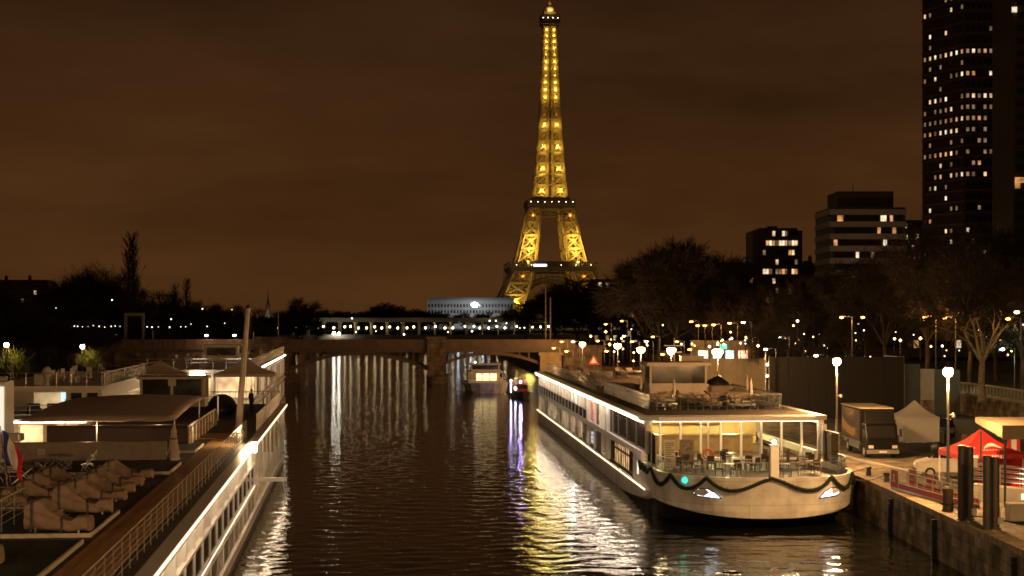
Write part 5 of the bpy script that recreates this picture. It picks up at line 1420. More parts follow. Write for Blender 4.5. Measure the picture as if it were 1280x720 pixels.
def pagoda(p, rz, w_, d_, h, rise, label, mt=CANVAS, name='pagoda_canopy', scall=True, cat='canopy'):
    t = thing(name, label, cat, p, rz)
    m = MB(); rings = []
    for f, z in ((1,h),(.66,h+rise*.24),(.36,h+rise*.54),(.14,h+rise*.84),(.03,h+rise)):
        ring = []
        for i in range(24):
            a = 2*math.pi*i/24; c, s = math.cos(a), math.sin(a); k = 1/max(abs(c),abs(s))
            ring.append((c*k*w_/2*f, s*k*d_/2*f, z))
        rings.append(ring)
    rings.insert(0, [(x*1.0, y*1.0, z-.28) for x, y, z in rings[0]])
    m.loft(rings, caps=False); o = obj('canopy', m, mt, t); s_ = o.modifiers.new('sol','SOLIDIFY'); s_.thickness = .015
    for sx in (-1,1):
        for sy in (-1,1): m = MB(); m.tube((sx*w_/2*.97,sy*d_/2*.97,0),(sx*w_/2*.97,sy*d_/2*.97,h),.04,.04,7); obj('pole', m, WHITE, t)
    return t
pagoda(Vector((ax(200,153.5),153.5,4.252)), LA, 5.2, 3.8, 2.7, 1.25, 'pointed taupe canopy behind the dark windowed wheelhouse')
pagoda(Vector((ax(307,153.2),153.2,4.252)), LA, 5.6, 3.8, 2.75, 1.5, 'wide pointed taupe canopy above the white lit stern decks')
# stacked chairs etc. on the deck of that ship
cp = None
for i in range(22):
    x = r_.uniform(-11,-1); y = r_.uniform(18,60)
    if cp is None:
        cp = make_chair('deck_chair', 'pale deck chair crowded on the upper deck of the ship by the bridge', 'deck chairs on the far ship', STEEL, CREAM); cp.location = W4(x,y,7.255)
    else: dup(cp, W4(x,y,7.255), r_.random()*6)
# corner of a landing pontoon at the left border
s5 = thing('landing_pontoon', 'pale pontoon cabin corner with a lit edge at the left border of the frame', 'pontoon', (ax(3,104)-5.75,104,0), LA)
m = MB(); m.prism([(6.0,0),(-6,0),(-6,4),(6.0,4)], -.4, 3.9); obj('hull', m, HULLW, s5)
m = MB(); m.box(-6,5.6,1.0,3.6,3.901,8.0); obj('cabin', m, CREAM, s5)
m = MB(); m.box(4.6,5.5,.9,.98,4.8,7.7); obj('lit_window', m, emit('window_cool_lit', (1,.9,.72), .9), s5)
m = MB(); m.box(-6.2,6.9,-.8,.4,4.3,4.75); obj('ledge', m, CREAM, s5)

# ------------------------------------------------------------------ boats in mid river
bt = thing('tour_boat', 'small white passenger boat with lit cabin near the bridge pier', 'boat', (ax(609,266),266,0), .05)
m = MB(); ringsA = []
for y, w_, zt in ((0,1.2,1.75),(1.2,2.7,1.7),(3.2,3.6,1.6),(7,3.8,1.5),(22,3.8,1.5)):
    ringsA.append([(-w_,y,zt),(-w_*.9,y+.2,.5),(-w_*.75,y+.5,-.3),(w_*.75,y+.5,-.3),(w_*.9,y+.2,.5),(w_,y,zt)])
m.loft(ringsA); obj('hull', m, HULLW, bt)
m = MB(); m.box(-2.9,2.9,6,20,1.5,1.9); m.box(-2.9,2.9,6,20,3.15,3.4)
for x in (-2.9,-1.75,-.6,.6,1.75,2.75): m.box(x,x+.15,6,6.15,1.9,3.15)
for x in (-2.9,2.75): m.box(x,x+.15,6.15,20,1.9,2.1)
m.box(-2.9,2.9,19.8,20,1.9,3.15)
cb = obj('cabin', m, WHITE, bt)
m = MB()
for x in (-1.6,-.45,.75): m.box(x,x+1.02,6.05,6.08,1.95,3.1)
obj('window', m, emit('boat_cabin_glow', (1,.74,.30), 2.4, .4, 2), cb)
m = MB(); m.box(-2.5,2.5,12,12.2,1.9,3.1); obj('inner_wall', m, mat('lounge_wall', None), cb)
lamp('cabin_light', (0,8,2.9), 60, (1,.72,.35), .2, bt)
m = MB(); m.box(-2.4,2.4,9,15,3.401,4.5); m.box(-2.7,2.7,8.7,15.4,4.501,4.65); wh = obj('wheelhouse', m, CREAM, bt)
m = MB(); m.box(-2.2,2.2,8.93,8.99,3.7,4.4); obj('window', m, DGLASS, wh)
m = MB(); m.tube((0,12,4.65),(0,12,6.4),.05,.04,6); m.bar((-.8,12,5.7),(.8,12,5.7),.05); obj('mast', m, WHITE, bt)
m = MB(); m.octa((-1.7,9.2,4.9),.13); m.octa((.1,11.8,5.3),.13); obj('deck_light', m, emit('boat_dots', (1,.85,.6), 30), bt)
m = MB(); m.box(-.25,.25,8.6,8.68,4.7,6.3); obj('blue_banner', m, mat('banner_blue', (.03,.06,.3), .7), bt)
railing(bt, [(-2.5,5.8),(-3.4,3.2),(-1.3,.6),(1.3,.6),(3.4,3.2),(2.5,5.8)], .8, 2, STEEL, 1.62, 1.2)
pb = thing('patrol_boat', 'small dark boat with blue and white lights behind the cruise ship stern', 'boat', (ax(655,250),250,0), .1)
m = MB(); ringsA = []
for y, w_, zt in ((0,.2,1.1),(.8,.9,1.0),(2.2,1.3,.9),(7,1.35,.8)):
    ringsA.append([(-w_,y,zt),(-w_*.8,y+.1,.2),(-w_*.5,y+.2,-.3),(w_*.5,y+.2,-.3),(w_*.8,y+.1,.2),(w_,y,zt)])
m.loft(ringsA); obj('hull', m, DARK, pb)
m = MB(); m.box(-.9,.9,2.4,5,.9,2.1); m.box(-1,1,2.3,5.2,2.101,2.2); cb = obj('cabin', m, mat('patrol_red', (.4,.06,.05), .5), pb)
m = MB(); m.box(-.8,.8,2.33,2.39,1.4,2.0); obj('window', m, DGLASS, cb)
m = MB(); m.ball((-.2,3.2,2.42),.17,8,5); obj('beacon', m, emit('blue_beacon', (.32,.28,1), 26), pb)
m = MB(); m.ball((-1.05,2.6,1.4),.16,8,5); obj('searchlight', m, emit('search_white', (.8,.9,1), 30), pb)
m = MB(); m.octa((-1.6,4,2.6),.12); m.tube((-1.6,4,.8),(-1.6,4,2.5),.03,.03,5); obj('mast_light', m, emit('mast_violet', (.6,.5,1), 60), pb)
lamp('beacon_light', (-.2,2.9,3.0), 400, (.35,.25,1), .15, pb)
# ------------------------------------------------------------------ quay lamps
def quay_lamp(px, Y, pyl, label, power=1500, col=(1,.54,.20), base=2.4, L_=220):
    x = ax(px, Y); zt = az(pyl, Y)-base
    t = thing('quay_lamp', label, 'street lamp', (x, Y, base), 0, 'lamps along the quay')
    m = MB(); m.lathe([(.16,0),(.16,.5),(.09,.6),(.07,zt*.6),(.05,zt+.3)], (0,0,0), 10); m.tube((0,0,zt-2.2),(.25,0,zt-2.15),.03,.03,6); obj('post', m, mat('lamp_post_paint', (.2,.19,.17), .4, .3), t)
    m = MB(); m.lathe([(.26,zt+.27),(.2,zt+.36),(.06,zt+.5),(.02,zt+.62)], (0,0,0), 10); obj('hood', m, DARK, t)
    m = MB(); k_ = .85 if Y < 120 else 1.6; m.lathe([(.05*k_,zt+.06-.32*k_),(.2*k_,zt+.06-.26*k_),(.29*k_,zt+.06-.11*k_),(.31*k_,zt+.06),(.27*k_,zt+.2),(.16*k_,zt+.26)], (0,0,0), 12); ln_ = obj('lantern', m, emit('lantern_glow', (1,.48,.14), 70) if Y > 120 else emit('lantern_glow_near', (1,.50,.16), 110), t)  # far lanterns oversized, their glow halo put into the shape
    m = MB(); m.lathe([(.06,zt-2.35),(.11,zt-2.28),(.08,zt-2.1)], (.28,0,0), 8); obj('floodlight_head', m, GREY, t)
    lamp('lamp_light', (0,-.0,zt-.55), power*(2.3 if Y < 120 else 3.2), col, .2, t)
    return t
quay_lamp(1185, 85, 466, 'nearest quay lamp, standing between the mooring piles and the tents', 4300)
quay_lamp(1046, 108, 453, 'quay lamp beside the rear end of the dark box truck', 4200)
quay_lamp(897, 150, 440, 'quay lamp rising behind the sun deck of the cruise ship', 2100)
quay_lamp(839, 178, 438, 'quay lamp left of the wheelhouse of the cruise ship', 2100)
quay_lamp(801, 202, 437, 'quay lamp third from the bridge end of the lamp row', 2100)
quay_lamp(772, 226, 432, 'quay lamp second from the bridge end of the lamp row', 2100)
for Y, lab in ((61,'quay lamp next in the row after the one by the mooring piles, outside the frame'),(37,'quay lamp second in the row beyond the frame edge, close to the camera')):
    quay_lamp(640+F*(27.75-.0587*Y)/Y, Y, 400+2.9*F/Y, lab, 2600)
quay_lamp(728, 272, 430, 'quay lamp at the bridge end of the lamp row', 2600)
# street lamps on the upper road: arm lamps
def road_lamp(px, py, Y, label, col, power, emat, base=4.5, grp='lamps of the upper road', double=False, s=1.0, arm=-1.2):
    x = ax(px, Y); zt = az(py, Y)-base
    t = thing('street_lamp', label, 'street lamp', (x-arm*.0, Y, base), 0, grp)
    m = MB(); m.tube((-arm,0,0),(-arm,0,zt+.2),.09,.05,8); m.tube((-arm,0,zt+.2),(0,0,zt+.25),.04,.04,6)
    if double: m.tube((-arm,0,zt+.2),(-2*arm,0,zt+.25),.04,.04,6)
    obj('post', m, DARK, t)
    for q in ([0,-2*arm] if double else [0]):
        m = MB(); m.lathe([(.04,.0),(.16*s,.03),(.22*s,.10),(.18*s,.2)],(q,0,zt),8); obj('lantern', m, emat, t)
    if power: lamp('lamp_light', (-arm*.2,-.1,zt-.3), power*(.45 if px == 1253 else .07 if px > 1240 else .6 if Y < 200 and emat is EO else .16 if Y < 200 else .45 if px > 740 else 1), col, .25, t)
    return t
ORA = (1,.45,.10); OW = (1,.72,.40)
EO = emit('sodium_glow', (1,.40,.07), 16); EW = emit('white_lamp_glow', (1,.70,.36), 20); EC = emit('cool_lamp_glow', (.85,.95,1), 30)
for a in ((1052,398,185,'double orange street lamp above the dark hoarding, left of the tower block',ORA,1800,EO,True),
          (1156,398,175,'orange street lamp left of the two under the tallest plane tree',ORA,2200,EO,False),
          (1181,399,178,'orange street lamp right of the two under the tallest plane tree',ORA,1800,EO,False),
          (1260,400,150,'orange street lamp by the right edge of the frame',ORA,1800,EO,False),
          (1271,392,140,'white street lamp highest at the right edge of the frame',OW,500,EW,False),
          (1253,438,160,'greenish white lamp beside the plane tree with lit trunk',(.9,1,.6),900,EC,False),
          (1020,446,170,'white lamp in front of the forked lit tree trunk',OW,700,EW,False),
          (957,438,190,'white lamp before the lit trunk right of the beige hoarding',OW,1100,EW,False),
          (975,423,210,'cool white lamp among the trees right of the beige hoarding',OW,600,EC,False),
          (892,407,250,'brightest orange lamp under the big round tree',ORA,2600,EO,False),
          (881,408,256,'orange lamp second in the row under the big round tree',ORA,1000,EO,False),
          (872,408,262,'orange lamp third in the row under the big round tree',ORA,1000,EO,False),
          (864,403,270,'orange lamp leftmost in the row under the big round tree',ORA,1000,EO,False),
          (912,405,245,'orange lamp right of the brightest one under the round tree',ORA,1200,EO,False),
          (929,404,240,'white lamp at the right end of the orange lamp row',OW,400,EW,False),
          (777,402,330,'orange lamp left of the big round tree near the dark houses',ORA,1800,EO,False),
          (757,406,330,'yellow lamp further left of the big round tree by the houses',ORA,1500,EO,False),
          (780,421,290,'bright lamp above the second quay lamp from the bridge',OW,1200,EW,False),
          (808,428,280,'small white lamp left of the beige hoarding lamps',OW,400,EW,False),
          (702,428,300,'small white lamp just right of the pale bridge pier',ORA,700,EO,False),
          (692,436,300,'amber street lamp low beside the pale bridge pier',ORA,800,EO,False),
          (708,440,285,'amber street lamp between the pale pier and the warning sign',ORA,900,EO,False),
          (747,427,290,'amber street lamp above the warning sign near the bridge end lamp',ORA,900,EO,False),
          (758,440,262,'amber street lamp left of the second quay lamp from the bridge',ORA,900,EO,False),
          (790,428,262,'amber street lamp between the second and third quay lamps',ORA,900,EO,False),
          (816,422,275,'amber street lamp above and right of the third quay lamp',ORA,900,EO,False),
          (828,444,240,'amber street lamp just left of the quay lamp behind the wheelhouse',ORA,700,EO,False),
          (846,428,262,'amber street lamp just above the quay lamp left of the wheelhouse',ORA,800,EO,False),
          (862,438,236,'amber street lamp left of the beige hoarding top edge',ORA,600,EO,False),
          (716,428,290,'small warm lamp between the pale pier and the quay lamps',OW,1200,EW,False)):
    road_lamp(a[0],a[1],a[2],a[3],a[4],a[5],a[6],double=a[7],s=1.0 if a[2] < 220 else 1.3)
# left bank lamps
def left_lamp(px,py,Y,label,power,base=3.2):
    x = ax(px,Y); zt = az(py,Y)-base
    t = thing('street_lamp', label, 'street lamp', (x,Y,base), 0, 'lamps on the left bank')
    m = MB(); m.tube((0,0,0),(0,0,zt),.08,.05,8); obj('post', m, DARK, t)
    m = MB(); m.lathe([(.05,zt-.1),(.25,zt),(.3,zt+.25),(.22,zt+.45)],(0,0,0),8); obj('lantern', m, emit('lantern_left', (1,.72,.36), 55), t)
    if power: lamp('lamp_light', (0,0,zt-.5), power, (1,.72,.2), .25, t)
left_lamp(8,433,205,'street lamp at the left edge above the small lit tree',260)
left_lamp(103,435,232,'street lamp beside the yellow lit trunk left of the stone bridge ramp',320)
t = None
TREES_S = {}
TM, CM = bare_tree(seed=14, height=7.5, spread=.8, upright=False, n_tw=150, tw=.045, rad=.16)
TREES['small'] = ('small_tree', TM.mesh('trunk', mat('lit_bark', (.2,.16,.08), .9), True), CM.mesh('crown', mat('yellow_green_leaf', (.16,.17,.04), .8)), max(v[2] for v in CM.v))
tree('small', 18, 428, 206.5, 3.2, 'small yellow green tree glowing under the left edge street lamp')
tree('small', 112, 432, 233, 3.2, 'small yellow lit tree beside the street lamp on the left bank')
tree('small', 30, 447, 215, 3.2, 'small thin tree right of the glowing tree at the left edge')
# lamps on the near bridge deck
for i, (px, py, lab) in enumerate(((258,419,'white lamp on the railway bridge left of the leaning mast'),(293,419,'white lamp on the railway bridge beside the leaning mast'))):
    t = thing('bridge_deck_lamp', lab, 'lamp', (ax(px,308.2), 308.2, 6.52)); lamp('lamp_light', (0,-2.5,2.2), 150, (1,.6,.35), .2, t)
    m = MB(); m.tube((0,0,0),(0,0,az(py,312)-6.7),.06,.05,6); obj('post', m, DARK, t)
    m = MB(); m.lathe([(.05,0),(.28,.1),(.25,.3)],(0,0,az(py,312)-6.7),8); obj('lantern', m, emit('bridge_lamp_white', (1,.88,.66), 35), t)
# catenary masts on the railway bridge and flagpoles
for i, (px, pt, lab) in enumerate(((191,413,'thin dark mast on the stone ramp at the left end of the bridge'),(317,415,'thin dark mast on the bridge right of the leaning mast'),(682,360,'tallest thin pale flagpole at the right end of the bridge'),(688,372,'second shorter flagpole right of the tallest one'),(348,392,'thin dark mast before the round tree on the left bank'))):
    z1 = az(pt,310); t = thing('mast', lab, 'mast', (ax(px,310), 310, 6.5 if px < 400 else 2.4))
    m = MB(); m.tube((0,0,0),(0,0,z1-(6.5 if px < 400 else 2.4)),.14,.09,8); obj('pole', m, mat('pale_mast', (.3,.26,.22), .5), t)
    m = MB(); m.lathe([(.25,0),(.25,.1),(.14,.25)],(0,0,0),8); obj('base', m, DARK, t)
t = thing('gantry', 'square dark gantry frame standing among the left bank trees', 'gantry', (ax(168,330),330,3.2))
m = MB(); 
for px in (157,179): x = ax(px,330)-ax(168,330); m.box(x-.25,x+.25,-.25,.25,0,az(394,330)-3.2)
m.box(-2.0,2.0,-.2,.2,az(395,330)-3.2,az(393,330)-3.2+.3); obj('frame', m, GREY, t)
# far dots of light: lamps on both banks
dp = {}
def dot(px, py, Y, emat, label, group, r=.22, base=None):
    key = (emat.name, group)
    p = at(px,py,Y)
    if key not in dp:
        t = thing('distant_lamp', label, 'lamp', p, 0, group)
        m = MB(); m.octa((0,0,0), 1.0); obj('lantern', m, emat, t)
        m = MB(); m.tube((0,0,-14),(0,0,-1),.25,.2,4); obj('post', m, BLACK, t)
        t.scale = (r,r,r); dp[key] = t; return t
    return dup(dp[key], p, 0, scale=r)
rl = random.Random(21)
for px, py in ((88,408),(93,407.5),(97,408),(103,408.5),(110,408),(117,407),(124,408),(131,409),(139,408),(144,407.5),(150,408),(184,408.5),(190,409),(198,408.5),(212,409),(226,408.5),(232,408.5),(239,405),(60,412),(66,413),(71,412),(50,419),(46,420),(136,413),(145,418),(70,385),(140,375),(259,408),(281,404),(253,386),(290,387),(214,399)):
    dot(px, py, 340, DOTW, 'tiny white lamp among the dark trees of the left bank', 'tiny lamps on the left bank', rl.uniform(.06,.15))
for px, py in ((440,398),(612,401),(620,401),(633,404),(445,415),(470,414),(505,418),(560,415),(590,414),(650,410),(660,402)):
    dot(px, py, 600, DOTW, 'tiny white lamp near the viaduct bridge', 'tiny lamps near the viaduct bridge', rl.uniform(.2,.4))
for _ in range(70):
    px = rl.uniform(735,1285); py = rl.gauss(425,14)
    if 850 < px < 960 and py > 442: py = 430
    e_ = rl.choices((DOTO,DOTW,DOTG),(9,3,1))[0]
    Y = rl.uniform(180,300)
    dot(px, py, Y, e_, {DOTO:'tiny orange light glinting between the right bank trees',DOTW:'tiny white light glinting between the right bank trees',DOTG:'tiny cool white light glinting between the right bank trees'}[e_], 'tiny lights between the right bank trees '+{DOTO:'orange',DOTW:'white',DOTG:'cool'}[e_], rl.uniform(.08,.2))
for i in range(16):
    px = rl.uniform(868,955); e_ = rl.choice((DOTW,DOTG,DOTO)); dot(px, rl.uniform(420,434), 260, e_, 'tiny bright light in the shop fronts under the big round tree', 'tiny lights of the shop fronts', rl.uniform(.1,.2))
m = None
t = thing('shop_front', 'small shop front with green and red lit signs under the big round tree', 'shop front', (ax(905,262),262,4.5))
m = MB(); m.box(-5,5,0,3,0,4.2); obj('wall', m, mat('shop_wall', (.25,.2,.15), .7), t)
for x, c, w_ in ((-3.4,(1,.9,.7),1.6),(-1.2,(.5,1,.85),1.4),(.9,(.7,1,.9),1.3),(3.0,(1,.5,.3),1.6)):
    m = MB(); m.box(x-w_/2,x+w_/2,-.1,-.01,.6,2.6); obj('window', m, emit('shop_%d' % int(x*10+50), c, 1.6, .6, 2), t)
m = MB(); m.box(-.6,.4,-.16,-.105,2.9,3.6); obj('lit_sign', m, emit('shop_green', (.1,1,.5), 2.5), t)

# ------------------------------------------------------------------ hoardings
t = thing('site_hoarding', 'tall dark site hoarding behind the box truck and white tent', 'hoarding', (0,0,0))
m = MB(); x0, x1 = ax(962,160), ax(1130,160)
HB = mat('dark_hoarding', (.02,.016,.012), .6, var=.25, scale=.3)
n = 7
for i in range(n):
    a = x0+(x1-x0)*i/n; b = x0+(x1-x0)*(i+1)/n; m.box(a+.01,b-.01,160,160.1,2.41,az(446,160))
m.box(x1-.1,x1,160.11,168,2.41,az(446,160))
obj('panel', m, HB, t)
m = MB()
for i in range(n+1): a = x0+(x1-x0)*i/n; m.box(a-.06,a+.06,160.11,160.3,2.41,az(446,160)+.05)
obj('post', m, GREY, t)
t = thing('site_hoarding', 'low dark grey hoarding right of the tall one, with a lit beige panel', 'hoarding', (0,0,0))
m = MB(); m.box(ax(1131,166),ax(1150,166),166,166.1,2.41,az(455,166)); m.box(ax(1168,166),ax(1200,166),166,166.1,2.41,az(462,166)); obj('panel', m, mat('grey_hoarding', (.12,.10,.08), .6, var=.2), t)
m = MB(); m.box(ax(1150,166)+.02,ax(1167.5,166),165.9,166.0,az(500,166),az(461,166)); obj('lit_panel', m, mat('beige_panel', (.55,.43,.30), .6, var=.15), t)
t = thing('site_hoarding', 'beige ribbed hoarding lit by a quay lamp behind the cruise ship', 'hoarding', (0,0,0))
x0, x1 = ax(853,200), ax(956,200); m = MB(); n = 12
for i in range(n):
    a = x0+(x1-x0)*i/n; b = x0+(x1-x0)*(i+1)/n; m.box(a+.015,b-.015,200+.05*(i%2),200.15+.05*(i%2),2.41,az(448,200))
m.box(x0-.1,x0-.0,199.9,203,2.41,az(445,200)); m.box(x0-.1,x0+2.6,199.7,199.85,az(450,200),az(444.5,200))
obj('panel', m, mat('beige_hoarding', (.52,.43,.30), .6, var=.18, scale=.5), t)
m = MB()
for i in range(5): a = x0+(x1-x0)*i/4; m.box(a-.06,a+.06,200.25,200.4,2.41,az(447,200))
obj('post', m, GREY, t)
t = thing('lamp_column', 'tall dark column with small lights between the beige and dark hoardings', 'column', (ax(957,158),158,2.4))
m = MB(); m.tube((0,0,0),(0,0,az(440,158)-2.4),.12,.08,8); obj('post', m, GREY, t)
for z in (4.2,5.3): m = MB(); m.octa((.15,-.1,z),.13); obj('lamp_head', m, EW, t)

# ------------------------------------------------------------------ box truck
tk = thing('box_truck', 'dark box truck with a scenic picture on its side parked on the quay', 'truck', (25.65,113.2,2.405), 0)
TB = mat('truck_paint', (.006,.0055,.0055), .35, var=.2, spec=.2)
m = MB(); m.box(-1.15,1.15,1.9,8.4,.95,3.35); bx = obj('cargo_box', m, mat('truck_box', (.006,.0055,.0055), .6, spec=.15), tk, bevel=.03)
m = MB(); m.box(-1.19,1.19,1.86,8.44,3.351,3.42); obj('box_roof', m, mat('truck_roof', (.6,.5,.36), .6), bx)
m = MB(); m.box(-1.172,-1.152,2.1,8.2,1.1,3.2)
def art():
    if 'truck_picture' in MATS: return MATS['truck_picture']
    mm = bpy.data.materials.new('truck_picture'); mm.use_nodes = True; n = mm.node_tree.nodes; l = mm.node_tree.links
    tcn = n.new('ShaderNodeTexCoord'); mpn = n.new('ShaderNodeMapping'); mpn.inputs['Scale'].default_value = (1,.45,.9); l.new(tcn.outputs['Object'], mpn.inputs[0])
    z = n.new('ShaderNodeTexNoise'); z.inputs['Scale'].default_value = .42; z.inputs['Detail'].default_value = 7; z.inputs['Distortion'].default_value = .9
    l.new(mpn.outputs[0], z.inputs['Vector']); rp = n.new('ShaderNodeValToRGB'); e = rp.color_ramp.elements
    e[0].position = .42; e[0].color = (.02,.014,.018,1); e[1].position = .62; e[1].color = (.3,.17,.07,1)
    x = rp.color_ramp.elements.new(.52); x.color = (.05,.025,.03,1)
    l.new(z.outputs['Fac'], rp.inputs[0]); l.new(rp.outputs[0], n['Principled BSDF'].inputs['Base Color']); n['Principled BSDF'].inputs['Roughness'].default_value = .5; n['Principled BSDF'].inputs['Specular IOR Level'].default_value = .2
    MATS['truck_picture'] = mm; return mm
obj('side_picture', m, art(), bx)
m = MB(); m.loft([[(-1.08,y,z0),(1.08,y,z0),(1.08,y2,z1),(-1.08,y2,z1)] for y, y2, z0, z1 in ((0,0,.45,.451),)], caps=False) if False else None
m = MB(); prof = [(0.0,.45),(-.05,1.15),(.12,1.35),(.45,2.28),(.6,2.36),(1.8,2.36),(1.8,.45)]
m.loft([[(x,y,z) for y, z in prof] for x in (-1.08,1.08)]); cabo = obj('cab', m, TB, tk, bevel=.04)
m = MB(); m.loft([[(x,.72,2.37),(x,1.15,3.25),(x,1.8,3.3),(x,1.8,2.37)] for x in (-1.02,1.02)]); obj('wind_deflector', m, mat('truck_deflector', (.007,.006,.005), .6, spec=.15), cabo)
m = MB(); m.add([(-.95,.135,1.42),(.95,.135,1.42),(.9,.43,2.22),(-.9,.43,2.22)],[(0,1,2,3)]); m.v = [(x,y-.03,z) for x,y,z in m.v]; obj('windscreen', m, DGLASS, cabo)
m = MB(); m.add([(-1.09,.35,1.4),(-1.09,1.5,1.4),(-1.09,1.5,2.2),(-1.09,.6,2.2)],[(3,2,1,0)]); obj('side_window', m, DGLASS, cabo)
for s in (-1,1):
    m = MB(); m.box(s*.82-.17,s*.82+.17,-.10,-.045,.72,.92); obj('headlight', m, mat('headlight_glass', (.6,.58,.5), .1), tk)
    m = MB(); m.box(s*1.28-.1,s*1.28+.1,.05,.15,1.5,2.05); m.tube((s*1.08,.2,2.0),(s*1.28,.1,1.95),.02,.02,5); obj('wing_mirror', m, BLACK, tk)
m = MB(); m.box(-1.1,1.1,-.16,-.05,.35,.62); obj('bumper', m, mat('bumper_grey', (.16,.15,.14), .5), tk)
m = MB(); m.box(-.26,.26,-.185,-.165,.42,.54); obj('number_plate', m, mat('plate_white', (.7,.68,.6), .5), tk)
m = MB(); m.box(-1.0,1.0,1.85,8.3,.7,.94); m.box(-1.12,-1.08,2.6,6.0,.5,.9); m.box(-1.175,-1.155,1.9,8.4,.96,1.05); obj('chassis', m, GREY, tk)
def wheel(parent, x, y, z, r, w_, s):
    m = MB(); m.tube((x,y,z),(x+s*w_,y,z),r,r,18); wo = obj('wheel', m, mat('rubber', (.02,.02,.02), .8), parent)
    m = MB(); m.tube((x+s*(w_-.01),y,z),(x+s*(w_+.012),y,z),r*.6,r*.55,14); obj('rim', m, mat('rim_metal', (.5,.48,.45), .35, .6), wo)
for s in (-1,1):
    for y in (1.05,6.6): wheel(tk, s*.8, y, .45, .45, .28, s)

# ------------------------------------------------------------------ tents
t = pagoda((ax(1143,130),130,2.405), .12, 3.0, 3.0, 1.95, 1.25, 'white pointed tent with side walls behind the box truck', WHITECLOTH, 'market_tent', cat='tent')
m = MB(); m.box(-1.48,1.48,-1.47,-1.44,.02,1.98); m.box(1.44,1.47,-1.4,1.4,.02,1.98); m.box(-1.47,-1.44,-1.4,.2,.02,1.98); o = obj('side_wall', m, WHITECLOTH, t); lamp('tent_light', (-.6,-.2,1.7), 700, (1,.74,.5), .12, t)
t = pagoda((ax(1229,92.5),93,2.405), .06, 3.8, 3.4, 2.12, 1.25, 'red pointed tent with a white emblem beside the mooring piles', REDCLOTH, 'market_tent', cat='tent')
m = MB()
# white swoosh emblem and a line of small letters, laid 6 mm off the front slope and valance
def slope(u, v):  # u across, v 0..1 up the front slope
    f = 1-.64*v; z = 2.12+1.25*(.24*(1-f)/.34 if f > .66 else .24+.30*(.66-f)/.30)
    return Vector((u, -1.7*f-.016, z+.016))
for k in range(8):
    a0 = -.55+k*.13; h0 = .16*math.sin((k)/8*3.14); h1 = .16*math.sin((k+1)/8*3.14)
    m.add([slope(a0+.3,.42+h0*1.2), slope(a0+.43,.42+h1*1.2), slope(a0+.43,.50+h1*2.0), slope(a0+.3,.50+h0*2.0)],[(0,1,2,3)])
obj('white_emblem', m, WHITEMARK, t); m = MB()
for k in range(9):
    a0 = -.5+k*.17; m.add([slope(a0,.27), slope(a0+.11,.27), slope(a0+.11,.35), slope(a0,.35)],[(0,1,2,3)])
obj('white_lettering', m, WHITEMARK, t); m = MB()
for k in range(3): 
    a0 = -1.15+k*.13; m.add([slope(a0,.35+.05*k), slope(a0+.14,.35+.06*k), slope(a0+.16,.43+.06*k), slope(a0+.03,.42+.05*k)],[(0,1,2,3)])
obj('white_emblem', m, WHITEMARK, t); m = MB()
for k in range(8): a0 = -.45+k*.16; m.box(a0,a0+.1,-1.722,-1.716,1.9,2.06)
m.box(-1.2,-.75,-1.722,-1.716,1.9,2.05)
obj('white_lettering', m, WHITEMARK, t)
m = MB(); m.box(.4,1.95,1.6,1.63,.05,2.1); m.box(1.95,1.98,-1.2,1.6,.05,2.1); obj('side_wall', m, REDCLOTH, t)
# feather flag behind the red tent
t = thing('feather_banner', 'red banner with a white stripe behind the red tent', 'banner', (ax(1259,97),97,2.405))
m = MB(); m.tube((0,0,0),(0,0,3.1),.025,.015,6); obj('pole', m, STEEL, t)
m = MB(); m.box(.03,.75,-.01,.01,.9,3.0); obj('cloth', m, REDCLOTH, t)
m = MB(); m.box(.25,.55,-.018,-.012,1.3,2.6); obj('white_mark', m, WHITEMARK, t)

# ------------------------------------------------------------------ small white van
vn = thing('delivery_van', 'small white van facing left half hidden by the red tent', 'van', (26.9,100.2,2.405), R(172))
prof = [(-2.15,.32),(-2.2,.75),(-2.05,.95),(-1.35,1.12),(-.65,1.72),(.2,1.84),(1.9,1.82),(2.1,1.6),(2.15,.35)]
prof = [(-x, z) for x, z in prof]
m = MB(); m.loft([[(x,y*(1 if z < 1.2 else .9),z) for x, z in prof] for y in (-.86,.86)]); bo = obj('body', m, mat('van_white', (.68,.64,.58), .3, var=.08), vn, bevel=.06)
for s in (-1,1):
    m = MB(); m.box(.05,1.0,s*.80-.02 if s < 0 else s*.80,s*.80 if s < 0 else s*.80+.02,1.2,1.62); m.v = [(x+(.25 if z < 1.4 and x > .5 else 0), y*1.005+s*.045*(1.62-z)/.42, z) for x,y,z in m.v]; obj('side_window', m, DGLASS, bo)
    m = MB(); m.box(1.98,2.19,s*.62-.16,s*.62+.16,.74,.90); obj('headlight', m, mat('headlight_glass', None), bo)
    for x in (-1.3,1.35): wheel(vn, x, s*.62, .31, .31, .2, 0) if False else None
m = MB(); m.add([(1.37,-.72,1.15),(1.37,.72,1.15),(.70,.68,1.70),(.70,-.68,1.70)],[(0,1,2,3)]); m.v = [(x+.02,y,z+.02) for x,y,z in m.v]; obj('windscreen', m, DGLASS, bo)
m = MB(); m.box(2.12,2.24,-.8,.8,.34,.55); obj('bumper', m, DARK, bo)
for s in (-1,1):
    for x in (-1.3,1.35):
        m = MB(); m.tube((x,s*.68,.31),(x,s*.885,.31),.32,.32,16); w_ = obj('wheel', m, mat('rubber', None), vn)
        m = MB(); m.tube((x,s*.87,.31),(x,s*.895,.31),.19,.18,12); obj('rim', m, mat('rim_metal', None), w_)

